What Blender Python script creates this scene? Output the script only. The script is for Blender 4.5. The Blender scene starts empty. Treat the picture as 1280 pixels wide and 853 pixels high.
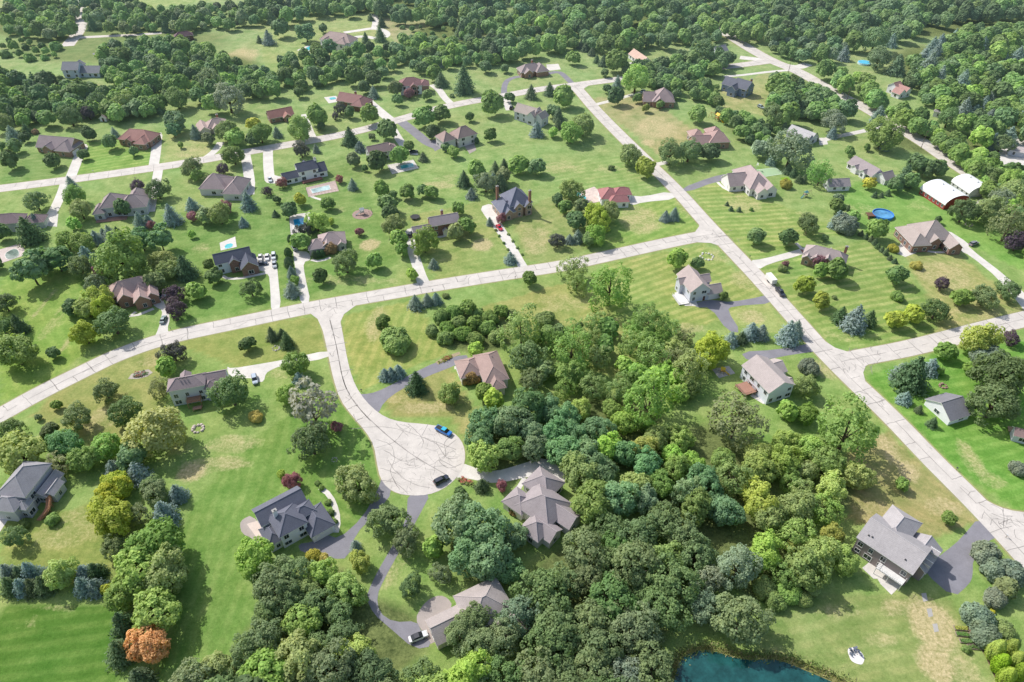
import bpy, math, random
import numpy as np
from mathutils import Vector
S = bpy.context.scene
COL = S.collection
PI = math.pi
rnd = random.Random(11)
rng = np.random.default_rng(7)

# ------------------------------------------------------------------ camera
H, TH, F = 165.0, math.radians(40.5), 880.0
cam_d = bpy.data.cameras.new("camera")
cam = bpy.data.objects.new("camera", cam_d); COL.objects.link(cam)
cam.location = (0, 0, H); cam.rotation_euler = (math.radians(90) - TH, 0, 0)
cam_d.sensor_width = 36; cam_d.lens = F / 1280 * 36; cam_d.clip_start = 1; cam_d.clip_end = 20000
S.camera = cam
CT, ST = math.cos(TH), math.sin(TH)

def at(u, v, z=0.0):
    """ground-plan point of the survey position (u, v) taken at height z"""
    x, y = u - 640, 426.5 - v
    dy, dz = F * CT + y * ST, -F * ST + y * CT
    t = (z - H) / dz
    return Vector((x * t, dy * t, z))
def mpp(P):
    """metres covered by one survey unit at P"""
    return (P.y * CT + (H - P.z) * ST) / F

# ------------------------------------------------------------------ world and sun
SUN_AZ, SUN_EL = math.radians(142), math.radians(46)       # the sun stands behind the scene on the left
w = bpy.data.worlds.new("World"); S.world = w; w.use_nodes = True
nt = w.node_tree
sky = nt.nodes.new("ShaderNodeTexSky"); sky.sky_type = 'NISHITA'; sky.sun_disc = False
sky.sun_elevation = SUN_EL; sky.sun_rotation = PI / 2 - SUN_AZ
sky.air_density = 1.5; sky.dust_density = 2.5; sky.ozone_density = 1.0
bg = nt.nodes["Background"]; bg.inputs[1].default_value = 0.15
nt.links.new(sky.outputs[0], bg.inputs[0])
sd = bpy.data.lights.new("sun", 'SUN'); sd.energy = 4.4; sd.angle = math.radians(0.6); sd.color = (1, .975, .93)
so = bpy.data.objects.new("sun", sd); COL.objects.link(so)
dv = Vector((math.cos(SUN_AZ) * math.cos(SUN_EL), math.sin(SUN_AZ) * math.cos(SUN_EL), math.sin(SUN_EL)))
so.rotation_euler = dv.to_track_quat('Z', 'Y').to_euler(); so.location = dv * 500
S.view_settings.view_transform = 'Standard'; S.view_settings.look = 'None'; S.view_settings.exposure = 0
S.render.engine = 'CYCLES'
S.cycles.max_bounces = 5; S.cycles.diffuse_bounces = 3; S.cycles.transmission_bounces = 3

# ------------------------------------------------------------------ material helpers
class NT:
    def __init__(s, name):
        s.m = bpy.data.materials.new(name); s.m.use_nodes = True
        s.t = s.m.node_tree; s.b = s.t.nodes["Principled BSDF"]; s.out = s.t.nodes["Material Output"]
        s.b.inputs["Specular IOR Level"].default_value = .2
    def n(s, typ, **k):
        nd = s.t.nodes.new(typ)
        for a, v in k.items():
            if a in nd.inputs: nd.inputs[a].default_value = v
            else: setattr(nd, a, v)
        return nd
    def l(s, a, b): s.t.links.new(a, b)
    def noise(s, vec, scale, detail=3, rough=.55):
        nd = s.n("ShaderNodeTexNoise"); nd.inputs["Scale"].default_value = scale
        nd.inputs["Detail"].default_value = detail; nd.inputs["Roughness"].default_value = rough
        s.l(vec, nd.inputs["Vector"]); return nd.outputs["Fac"]
    def mr(s, x, a, b, c=0, d=1):
        nd = s.n("ShaderNodeMapRange"); nd.inputs[1].default_value = a; nd.inputs[2].default_value = b
        nd.inputs[3].default_value = c; nd.inputs[4].default_value = d; s.l(x, nd.inputs[0]); return nd.outputs[0]
    def math(s, op, a, b=None):
        nd = s.n("ShaderNodeMath", operation=op)
        for i, q in enumerate((a, b)):
            if q is None: continue
            if isinstance(q, (int, float)): nd.inputs[i].default_value = q
            else: s.l(q, nd.inputs[i])
        return nd.outputs[0]
    def mix(s, fac, a, b, mode='MIX'):
        nd = s.n("ShaderNodeMix", data_type='RGBA', blend_type=mode)
        for i, q in ((0, fac), (6, a), (7, b)):
            if isinstance(q, (int, float)): nd.inputs[i].default_value = q
            elif isinstance(q, tuple): nd.inputs[i].default_value = (*q, 1) if len(q) == 3 else q
            else: s.l(q, nd.inputs[i])
        return nd.outputs[2]
    def attr(s, name): return s.n("ShaderNodeAttribute", attribute_name=name)
    def col(s, c): s.l(c, s.b.inputs["Base Color"])
    def bump(s, h, dist, st=.6):
        nd = s.n("ShaderNodeBump"); nd.inputs["Strength"].default_value = st; nd.inputs["Distance"].default_value = dist
        s.l(h, nd.inputs["Height"]); s.l(nd.outputs[0], s.b.inputs["Normal"])

def painted_haze(q, out_sock, top=.058):
    """haze painted on the surface as a faint glow growing with ground distance"""
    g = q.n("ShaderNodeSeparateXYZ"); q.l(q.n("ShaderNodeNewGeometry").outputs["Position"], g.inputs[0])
    e = q.n("ShaderNodeEmission"); e.inputs[0].default_value = (.60, .78, .92, 1); q.l(q.mr(g.outputs[1], 170, 720, 0, top), e.inputs[1])  # surface emission standing in for hazy air, stronger farther off
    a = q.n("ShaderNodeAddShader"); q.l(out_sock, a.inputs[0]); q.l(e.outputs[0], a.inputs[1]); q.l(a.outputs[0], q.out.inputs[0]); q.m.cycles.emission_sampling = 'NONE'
def rgbm(c, k): return tuple(min(1, x * k) for x in c)
_mats = {}
def mottled(name, c, var=.25, scale=1.2, rough=.85, c2=None, spec=.2):
    """mottled plain surface"""
    key = (name, c)
    if key in _mats: return _mats[key]
    q = NT(name); g = q.n("ShaderNodeNewGeometry").outputs["Position"]
    a = q.noise(g, scale, 5, .7); b = q.noise(g, scale * .13, 2)
    f = q.math('ADD', q.math('MULTIPLY', a, .65), q.math('MULTIPLY', b, .35))
    q.col(q.mix(q.mr(f, .3, .7), rgbm(c, 1 - var), c2 or rgbm(c, 1 + var)))
    q.b.inputs["Roughness"].default_value = rough; q.b.inputs["Specular IOR Level"].default_value = spec
    _mats[key] = q.m; return q.m
def roof_mat(c):
    key = ('roof', c)
    if key in _mats: return _mats[key]
    q = NT("shingles"); g = q.n("ShaderNodeNewGeometry").outputs["Position"]
    a = q.noise(g, 2.6, 3, .8); b = q.noise(g, .35, 3)
    z = q.n("ShaderNodeSeparateXYZ"); q.l(g, z.inputs[0])
    band = q.math('FRACT', q.math('MULTIPLY', z.outputs[2], 4.5))
    f = q.math('ADD', q.math('MULTIPLY', a, .6), q.math('MULTIPLY', b, .3))
    f = q.math('ADD', f, q.math('MULTIPLY', band, .12))
    q.col(q.mix(q.mr(f, .3, .72), rgbm(c, .98), rgbm(c, 1.64)))
    q.b.inputs["Roughness"].default_value = .9; q.bump(band, .02, .4)
    _mats[key] = q.m; return q.m
def brick_mat(c):
    key = ('brick', c)
    if key in _mats: return _mats[key]
    q = NT("brick"); tc = q.n("ShaderNodeTexCoord").outputs["Object"]
    br = q.n("ShaderNodeTexBrick"); br.inputs["Scale"].default_value = 3
    br.inputs["Color1"].default_value = (*rgbm(c, .8), 1); br.inputs["Color2"].default_value = (*rgbm(c, 1.25), 1)
    br.inputs["Mortar"].default_value = (.42, .38, .34, 1); br.inputs["Mortar Size"].default_value = .012
    mp = q.n("ShaderNodeMapping"); mp.inputs["Rotation"].default_value = (PI / 2, 0, .6); q.l(tc, mp.inputs[0]); q.l(mp.outputs[0], br.inputs[0])
    nz = q.noise(tc, .8, 3)
    q.col(q.mix(q.mr(nz, .3, .7, 0, .5), br.outputs[0], rgbm(c, .75)))
    q.b.inputs["Roughness"].default_value = .9; _mats[key] = q.m; return q.m
def siding_mat(c):
    key = ('siding', c)
    if key in _mats: return _mats[key]
    q = NT("siding"); g = q.n("ShaderNodeNewGeometry").outputs["Position"]
    z = q.n("ShaderNodeSeparateXYZ"); q.l(g, z.inputs[0])
    band = q.math('FRACT', q.math('MULTIPLY', z.outputs[2], 5)); nz = q.noise(g, .5, 3)
    q.col(q.mix(q.math('ADD', q.math('MULTIPLY', band, .25), q.math('MULTIPLY', nz, .5)), tuple(min(.9, x * k) for x, k in zip(c, (1.06, 1.03, 1.10))), tuple(min(.92, x * k) for x, k in zip(c, (1.26, 1.23, 1.30)))))
    q.b.inputs["Roughness"].default_value = .7; _mats[key] = q.m; return q.m
def plain(name, c, rough=.6, metal=0, spec=.4):
    key = (name, c, rough)
    if key in _mats: return _mats[key]
    q = NT(name); q.b.inputs["Base Color"].default_value = (*c, 1)
    q.b.inputs["Roughness"].default_value = rough; q.b.inputs["Metallic"].default_value = metal
    q.b.inputs["Specular IOR Level"].default_value = spec
    _mats[key] = q.m; return q.m
def glass_mat():
    q = NT("window_glass"); g = q.n("ShaderNodeNewGeometry").outputs["Position"]
    q.col(q.mix(q.mr(q.noise(g, .4, 2), .4, .6), (.015, .02, .028), (.06, .08, .10)))
    q.b.inputs["Roughness"].default_value = .08; q.b.inputs["Specular IOR Level"].default_value = .6; return q.m
GLASS = glass_mat()
WHITE = plain("white_trim", (.72, .71, .69), .6)
def water_mat(c, rip=1.2):
    q = NT("water"); g = q.n("ShaderNodeNewGeometry").outputs["Position"]
    q.col(q.mix(q.mr(q.noise(g, .25, 4, .7), .35, .7), rgbm(c, .6), rgbm(c, 1.4)))
    q.b.inputs["Roughness"].default_value = .05; q.b.inputs["Specular IOR Level"].default_value = .5
    q.bump(q.noise(g, rip, 4, .6), .05, .3); return q.m
def paving_mat(name, c, lines=0):
    q = NT(name); g = q.n("ShaderNodeNewGeometry").outputs["Position"]
    a = q.noise(g, .22, 4, .65); b = q.noise(g, 3.0, 4, .8); st = q.noise(g, .7, 5, .75)
    f = q.math('ADD', q.math('MULTIPLY', a, .55), q.math('MULTIPLY', b, .45))
    base = q.mix(q.mr(f, .33, .68), rgbm(c, .76), rgbm(c, 1.12))
    base = q.mix(q.mr(st, .56, .74, 0, .6), base, rgbm(c, .62))
    q.col(base); q.b.inputs["Roughness"].default_value = .9; return q.m
CONC = paving_mat("drive_concrete", (.66, .62, .57)); ROAD = paving_mat("street_concrete", (.605, .555, .51))
ASPH = paving_mat("asphalt", (.25, .24, .265)); PAVER = paving_mat("pavers", (.40, .345, .315)); TARM = paving_mat("tar", (.29, .265, .245))

# ------------------------------------------------------------------ object helpers
def tag(o, label=None, cat=None, group=None, kind=None):
    if label: o["label"] = label
    if cat: o["category"] = cat
    if group: o["group"] = group
    if kind: o["kind"] = kind
    return o
def empty(name, loc, rz=0, label=None, cat=None, group=None):
    o = bpy.data.objects.new(name, None); COL.objects.link(o); o.location = loc; o.rotation_euler = (0, 0, rz)
    o.empty_display_size = .5
    return tag(o, label, cat, group)
def link(name, me, parent=None, loc=None, rz=None):
    o = bpy.data.objects.new(name, me); COL.objects.link(o)
    if parent: o.parent = parent
    if loc is not None: o.location = loc
    if rz is not None: o.rotation_euler = (0, 0, rz)
    return o
class MB:
    def __init__(s): s.v = []; s.f = []; s.m = []
    def add(s, vs, fs, mi=0):
        k = len(s.v); s.v += [tuple(x) for x in vs]
        for f in fs: s.f.append([i + k for i in f]); s.m.append(mi)
        return s
    def box(s, x0, x1, y0, y1, z0, z1, mi=0):
        return s.add([(x0, y0, z0), (x1, y0, z0), (x1, y1, z0), (x0, y1, z0), (x0, y0, z1), (x1, y0, z1), (x1, y1, z1), (x0, y1, z1)],
                     [(0, 3, 2, 1), (4, 5, 6, 7), (0, 1, 5, 4), (1, 2, 6, 5), (2, 3, 7, 6), (3, 0, 4, 7)], mi)
    def tube(s, pts, rad, n=8, mi=0, cap=True):
        pts = [Vector(p) for p in pts]; rad = rad if isinstance(rad, (list, tuple)) else [rad] * len(pts); k = len(s.v)
        for i, p in enumerate(pts):
            d = (pts[min(i + 1, len(pts) - 1)] - pts[max(i - 1, 0)]).normalized()
            a = d.orthogonal().normalized(); b = d.cross(a)
            for j in range(n):
                t = 2 * PI * j / n; s.v.append(tuple(p + (a * math.cos(t) + b * math.sin(t)) * rad[i]))
        for i in range(len(pts) - 1):
            for j in range(n):
                q = (j + 1) % n; s.f.append([k + i * n + j, k + i * n + q, k + (i + 1) * n + q, k + (i + 1) * n + j]); s.m.append(mi)
        if cap:
            s.f.append([k + j for j in range(n)][::-1]); s.m.append(mi)
            s.f.append([k + (len(pts) - 1) * n + j for j in range(n)]); s.m.append(mi)
        return s
    def prism(s, poly, z0, z1, mi=0):
        n = len(poly); vs = [(p[0], p[1], z0) for p in poly] + [(p[0], p[1], z1) for p in poly]
        return s.add(vs, [list(range(n))[::-1], [n + i for i in range(n)]] + [[i, (i + 1) % n, n + (i + 1) % n, n + i] for i in range(n)], mi)
    def mesh(s, name, mats):
        me = bpy.data.meshes.new(name); me.from_pydata(s.v, [], s.f)
        mats = mats if isinstance(mats, (list, tuple)) else [mats]
        for m in mats: me.materials.append(m)
        me.polygons.foreach_set("material_index", s.m); me.update(); return me
    def build(s, name, mats, parent=None, loc=None, rz=None): return link(name, s.mesh(name, mats), parent, loc, rz)

def chaikin(P, n=2, closed=True):
    for _ in range(n):
        Q = []
        L = len(P)
        rg = range(L if closed else L - 1)
        if not closed: Q.append(P[0])
        for i in rg:
            a, b = P[i], P[(i + 1) % L]; Q += [a * .75 + b * .25, a * .25 + b * .75]
        if not closed: Q.append(P[-1])
        P = Q
    return P
def ccw(P):
    a = sum(P[i].x * P[(i + 1) % len(P)].y - P[(i + 1) % len(P)].x * P[i].y for i in range(len(P)))
    return P if a > 0 else P[::-1]
def sheet(name, px, mat, z, smooth=0, kind='structure', parent=None):
    P = [at(*p) for p in px]
    if smooth: P = chaikin(P, smooth)
    P = ccw(P)
    me = bpy.data.meshes.new(name); me.from_pydata([(p.x, p.y, z) for p in P], [], [list(range(len(P)))]); me.materials.append(mat); me.update()
    o = link(name, me, parent)
    if kind and not parent: o["kind"] = kind
    return o
def smooth_line(px, step=3.0):
    P = chaikin([at(*p) for p in px], 3, False)
    out = [P[0]]
    for p in P[1:]:
        while (p - out[-1]).length > step: out.append(out[-1] + (p - out[-1]).normalized() * step)
    out.append(P[-1]); return out
def ribbon_pts(C, wd):
    L, R = [], []
    for i, p in enumerate(C):
        d = (C[min(i + 1, len(C) - 1)] - C[max(i - 1, 0)]); d.z = 0; d.normalize(); nrm = Vector((-d.y, d.x, 0))
        L.append(p + nrm * wd / 2); R.append(p - nrm * wd / 2)
    return L, R
def ribbon(name, px, wd, mat, z, kind='structure'):
    C = smooth_line(px); L, R = ribbon_pts(C, wd); b = MB(); n = len(C)
    b.add([(p.x, p.y, z) for p in L] + [(p.x, p.y, z) for p in R], [[i, n + i, n + i + 1, i + 1] for i in range(n - 1)])
    o = b.build(name, mat); o["kind"] = kind; return o, C

# ------------------------------------------------------------------ ground sheet
def inpoly(X, Y, P):
    c = np.zeros(X.shape, bool); n = len(P)
    for i in range(n):
        x1, y1 = P[i]; x2, y2 = P[(i + 1) % n]
        if y1 == y2: continue
        c ^= ((y1 > Y) != (y2 > Y)) & (X < (x2 - x1) * (Y - y1) / (y2 - y1) + x1)
    return c
xs = np.arange(-520, 521, 2.0); ys = np.concatenate([np.arange(20, 300, 1.5), np.arange(300, 800, 2.5)])
GX, GY = np.meshgrid(xs, ys); nx, ny = len(xs), len(ys)
tone = np.zeros((ny, nx, 3)); tone[:] = (.210, .350, .100)
dry = np.full((ny, nx), .04); wild = np.zeros((ny, nx)); sc = np.zeros((ny, nx)); ss = np.zeros((ny, nx))
def wp(px): return [tuple(at(*p)[:2]) for p in px]
# lots: outline, tint, and (two marks giving the mowing direction, strength)
BR, MID, YEL, DULL = (.150, .290, .068), (.205, .355, .098), (.275, .385, .125), (.215, .33, .105)
LOTS = [
 ([(0, 760), (140, 755), (150, 770), (145, 870), (-40, 870)], (.056, .130, .010), ((0, 812), (130, 795)), .9),
 ([(205, 690), (235, 640), (300, 560), (420, 480), (480, 560), (470, 610), (440, 660), (380, 640), (300, 700), (320, 760), (290, 815), (190, 870), (210, 780)], BR, ((240, 800), (300, 620)), .5),
 ([(380, 620), (430, 585), (480, 600), (470, 640), (430, 680), (400, 640)], BR, ((400, 640), (430, 660)), .8),
 ([(0, 640), (80, 640), (130, 620), (200, 660), (150, 740), (0, 715)], (.150, .195, .045), ((0, 680), (130, 690)), .2),
 ([(195, 270), (340, 255), (345, 380), (210, 405), (240, 330), (190, 300)], BR, ((210, 300), (330, 290)), .25),
 ([(0, 340), (100, 330), (130, 420), (60, 480), (0, 505)], (.135, .22, .038), ((30, 400), (60, 480)), .3),
 ([(315, 215), (440, 195), (460, 235), (500, 330), (330, 388), (345, 300)], BR, ((360, 350), (480, 320)), .35),
 ([(0, 190), (75, 190), (72, 222), (0, 232)], BR, ((0, 200), (70, 195)), .4),
 ([(100, 180), (205, 165), (195, 205), (92, 218)], (.125, .225, .03), ((105, 200), (190, 185)), .8),
 ([(210, 165), (265, 165), (260, 195), (205, 203)], YEL, None, 0),
 ([(500, 200), (650, 160), (700, 225), (600, 260), (500, 270)], MID, ((510, 230), (690, 190)), .2),
 ([(510, 270), (610, 250), (650, 330), (545, 352)], (.165, .215, .055), ((520, 330), (640, 310)), .3),
 ([(640, 270), (700, 240), (780, 290), (690, 332), (655, 325)], (.165, .21, .06), ((660, 300), (740, 270)), .3),
 ([(745, 262), (850, 240), (875, 285), (790, 312), (730, 310)], (.14, .225, .04), ((760, 300), (850, 260)), .6),
 ([(650, 210), (800, 190), (860, 240), (790, 240), (700, 240)], MID, ((680, 220), (800, 200)), .5),
 ([(860, 235), (905, 228), (1060, 290), (1030, 300), (940, 325), (890, 280)], (.155, .225, .05), ((900, 270), (1050, 262)), 1.0),
 ([(940, 330), (1000, 318), (1080, 300), (1130, 330), (1170, 390), (1170, 425), (1075, 440), (1040, 430)], (.145, .215, .05), ((1000, 380), (1160, 350)), 1.0),
 ([(1130, 320), (1190, 310), (1290, 395), (1170, 425), (1170, 390)], (.195, .22, .070), ((1150, 350), (1250, 390)), .4),
 ([(1040, 230), (1140, 225), (1290, 300), (1290, 345), (1180, 290), (1080, 290)], (.115, .225, .035), None, .2),
 ([(1080, 470), (1180, 440), (1290, 425), (1290, 650), (1200, 590), (1120, 510)], (.095, .205, .028), ((1120, 470), (1250, 445)), .7),
 ([(760, 330), (880, 305), (960, 370), (900, 400), (800, 430), (720, 400)], (.17, .225, .055), ((790, 380), (900, 340)), .9),
 ([(900, 390), (960, 380), (990, 420), (915, 410)], YEL, None, 0),
 ([(425, 395), (520, 375), (560, 440), (450, 490), (430, 440)], (.185, .225, .055), ((440, 470), (470, 400)), .6),
 ([(470, 490), (560, 455), (600, 520), (590, 560), (560, 520), (490, 520)], (.19, .205, .065), None, .2),
 ([(230, 415), (400, 395), (410, 440), (300, 460), (220, 430)], (.165, .205, .05), None, .2),
 ([(80, 470), (200, 430), (210, 540), (120, 560), (40, 520)], (.18, .205, .06), None, .2),
 ([(580, 390), (720, 350), (800, 430), (780, 480), (700, 440), (620, 400)], (.185, .215, .06), None, .2),
 ([(985, 745), (1100, 740), (1190, 750), (1260, 870), (1000, 870), (940, 800)], (.155, .205, .06), ((980, 800), (1150, 760)), .5),
 ([(1060, 560), (1110, 540), (1230, 650), (1150, 680), (1060, 650)], (.205, .205, .075), ((1090, 600), (1180, 650)), .3),
 ([(730, 125), (800, 115), (870, 165), (830, 200), (790, 165)], (.205, .215, .08), None, .1),
 ([(960, 90), (980, 90), (960, 145), (900, 135), (900, 115)], (.19, .22, .065), None, .1),
 ([(320, 20), (470, 20), (500, 60), (440, 60), (380, 100), (330, 85)], (.175, .235, .055), None, .1),
 ([(470, 22), (600, 28), (640, 75), (560, 75), (500, 60)], (.205, .205, .08), None, .0),
 ([(1055, 65), (1160, 60), (1150, 100), (1110, 95), (1060, 90)], (.165, .22, .06), None, .1),
 ([(1160, 35), (1260, 22), (1255, 30), (1170, 45)], (.22, .25, .07), None, .1),
 ([(120, 0), (270, 0), (180, 12), (125, 8)], (.17, .25, .05), None, .1),
 ([(0, 0), (8, 0), (10, 30), (0, 35)], (.22, .25, .07), None, .1),
 ([(155, 40), (215, 40), (215, 58), (140, 66)], (.16, .25, .05), None, .1),
]
for P, t, dr, st in LOTS:
    Q = wp(P); msk = inpoly(GX, GY, Q)
    tone[msk] = t if t in (BR, MID, YEL) else (1.34 * t[0] + .010, 1.56 * t[1], 1.36 * t[2] + .022)
    if dr:
        a, b = at(*dr[0]), at(*dr[1]); d = (b - a).normalized(); sc[msk] = (GX[msk] * -d.y + GY[msk] * d.x); ss[msk] = st
BLOBS = [  # u, v, half-width, half-height (survey units), what, amount
 (470, 405, 14, 26, 'd', .6), (462, 306, 14, 8, 'd', 1.0), (603, 306, 15, 9, 'd', .9), (820, 160, 32, 14, 'd', .75), (810, 178, 10, 5, 'd', .8), (825, 128, 24, 8, 'd', .3), (800, 275, 30, 20, 'd', .6), (860, 260, 18, 14, 'd', .4),
 (670, 300, 20, 22, 'd', .5), (700, 210, 30, 10, 'd', .4), (760, 212, 20, 6, 'd', .4), (545, 232, 24, 6, 'd', .6), (560, 222, 20, 6, 'd', .4), (510, 245, 12, 10, 'd', .4), (930, 255, 26, 14, 'd', .45), (1000, 270, 26, 10, 'd', .3),
 (930, 350, 20, 14, 'd', .5), (900, 320, 20, 10, 'd', .4), (940, 396, 20, 10, 'd', .6), (860, 410, 22, 8, 'd', .6), (770, 440, 12, 40, 'd', .25), (700, 380, 40, 14, 'd', .35), (1180, 345, 40, 22, 'd', .5), (1220, 390, 40, 20, 'd', .35), (1050, 420, 30, 10, 'd', .3),
 (1030, 460, 18, 16, 'd', .6), (1110, 560, 14, 22, 'd', .7), (1135, 590, 14, 16, 'd', .8), (1180, 635, 26, 14, 'd', .6), (1090, 640, 30, 20, 'd', .4), (1215, 575, 14, 32, 'd', .55), (1240, 600, 20, 14, 'd', .4),
 (1165, 780, 30, 40, 'd', 1.0), (1170, 830, 24, 30, 'd', 1.0), (1120, 760, 24, 14, 'd', .6), (1050, 765, 40, 10, 'd', .4), (1100, 800, 30, 12, 'd', .4), (1205, 840, 20, 30, 'd', .6),
 (240, 590, 22, 14, 'd', .9), (270, 580, 50, 10, 'd', .6), (290, 555, 40, 14, 'd', .5), (220, 560, 26, 10, 'd', .4), (125, 525, 26, 18, 'd', .5), (190, 452, 22, 8, 'd', .5), (60, 545, 16, 10, 'd', .5), (350, 468, 20, 8, 'd', .4),
 (90, 660, 50, 30, 'd', .35), (60, 760, 40, 6, 'd', .4), (40, 775, 10, 14, 'd', .3), (530, 510, 45, 8, 'd', .6), (500, 500, 20, 8, 'd', .4), (560, 500, 24, 8, 'd', .3), (490, 710, 10, 30, 'd', .5), (505, 700, 14, 14, 'd', .4), (450, 635, 30, 8, 'd', .2),
 (430, 350, 60, 8, 'd', .4), (480, 352, 24, 6, 'd', .35), (250, 310, 14, 8, 'd', .4), (420, 262, 16, 5, 'd', .3), (350, 245, 30, 6, 'd', .25), (70, 400, 10, 36, 'd', .4), (85, 425, 5, 20, 'd', .7), (55, 380, 5, 22, 'd', .6), (240, 190, 24, 10, 'd', .5), (1075, 262, 30, 10, 'd', .35), (1150, 258, 22, 8, 'd', .3),
 (115, 112, 14, 8, 'd', .7), (300, 72, 24, 14, 'd', .8), (560, 45, 40, 18, 'd', .4), (930, 120, 30, 8, 'd', .4), (320, 205, 14, 6, 'd', .1), (1010, 385, 24, 10, 'd', .2), (620, 420, 40, 14, 'd', .3), (950, 660, 14, 10, 'd', .0),
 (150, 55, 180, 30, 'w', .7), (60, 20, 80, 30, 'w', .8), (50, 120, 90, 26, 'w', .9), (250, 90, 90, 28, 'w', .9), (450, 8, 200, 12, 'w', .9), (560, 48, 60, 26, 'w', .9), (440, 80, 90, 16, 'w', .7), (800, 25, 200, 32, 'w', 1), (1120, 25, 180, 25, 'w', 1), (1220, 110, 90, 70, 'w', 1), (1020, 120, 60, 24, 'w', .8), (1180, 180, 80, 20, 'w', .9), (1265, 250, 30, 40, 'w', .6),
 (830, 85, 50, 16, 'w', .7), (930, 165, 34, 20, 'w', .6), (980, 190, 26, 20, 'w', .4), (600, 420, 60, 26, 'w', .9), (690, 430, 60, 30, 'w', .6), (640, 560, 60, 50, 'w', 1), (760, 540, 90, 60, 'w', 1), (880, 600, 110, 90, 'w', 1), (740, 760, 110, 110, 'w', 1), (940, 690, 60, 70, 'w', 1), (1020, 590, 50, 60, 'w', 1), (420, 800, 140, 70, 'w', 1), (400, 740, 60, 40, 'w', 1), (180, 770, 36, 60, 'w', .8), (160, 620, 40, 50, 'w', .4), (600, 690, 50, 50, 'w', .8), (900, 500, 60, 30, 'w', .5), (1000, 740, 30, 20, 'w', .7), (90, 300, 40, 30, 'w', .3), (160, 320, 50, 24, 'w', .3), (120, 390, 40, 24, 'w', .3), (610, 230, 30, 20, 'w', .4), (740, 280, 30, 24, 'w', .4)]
for u, v, a, b, k, am in BLOBS:
    c = at(u, v); ra = a * mpp(c); rb = abs(at(u, v - b).y - at(u, v + b).y) / 2
    q = ((GX - c.x) / ra) ** 2 + ((GY - c.y) / rb) ** 2
    g = am * np.clip(1.5 - q * 1.2, 0, 1)
    if k == 'd': dry = np.maximum(dry, g)
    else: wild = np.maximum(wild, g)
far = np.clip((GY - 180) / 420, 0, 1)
tone = tone * (1 - .38 * far[..., None]) + np.array([.30, .37, .24]) * (.38 * far[..., None])  # distant lawns paled in their colour to imitate haze
# a gentle roll in the lawns, flat enough to leave streets and houses on the level
me = bpy.data.meshes.new("ground")
V = np.stack([GX.ravel(), GY.ravel(), np.zeros(nx * ny)], 1)
idx = np.arange(nx * ny).reshape(ny, nx)
Q = np.stack([idx[:-1, :-1].ravel(), idx[:-1, 1:].ravel(), idx[1:, 1:].ravel(), idx[1:, :-1].ravel()], 1)
def np_mesh(me, V, Q):
    me.vertices.add(len(V)); me.vertices.foreach_set("co", V.astype(np.float32).ravel())
    me.loops.add(Q.size); me.loops.foreach_set("vertex_index", Q.astype(np.int32).ravel())
    me.polygons.add(len(Q)); me.polygons.foreach_set("loop_start", np.arange(0, Q.size, Q.shape[1], dtype=np.int32))
    me.update(calc_edges=True)
np_mesh(me, V, Q)
def fattr(me, name, a): me.attributes.new(name, 'FLOAT', 'POINT').data.foreach_set("value", a.astype(np.float32).ravel())
def cattr(me, name, a):
    me.attributes.new(name, 'FLOAT_COLOR', 'POINT').data.foreach_set("color", np.concatenate([a, np.ones((len(a), 1))], 1).astype(np.float32).ravel())
cattr(me, "tone", tone.reshape(-1, 3)); fattr(me, "dry", dry); fattr(me, "wild", wild); fattr(me, "sc", sc); fattr(me, "ss", ss)
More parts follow.
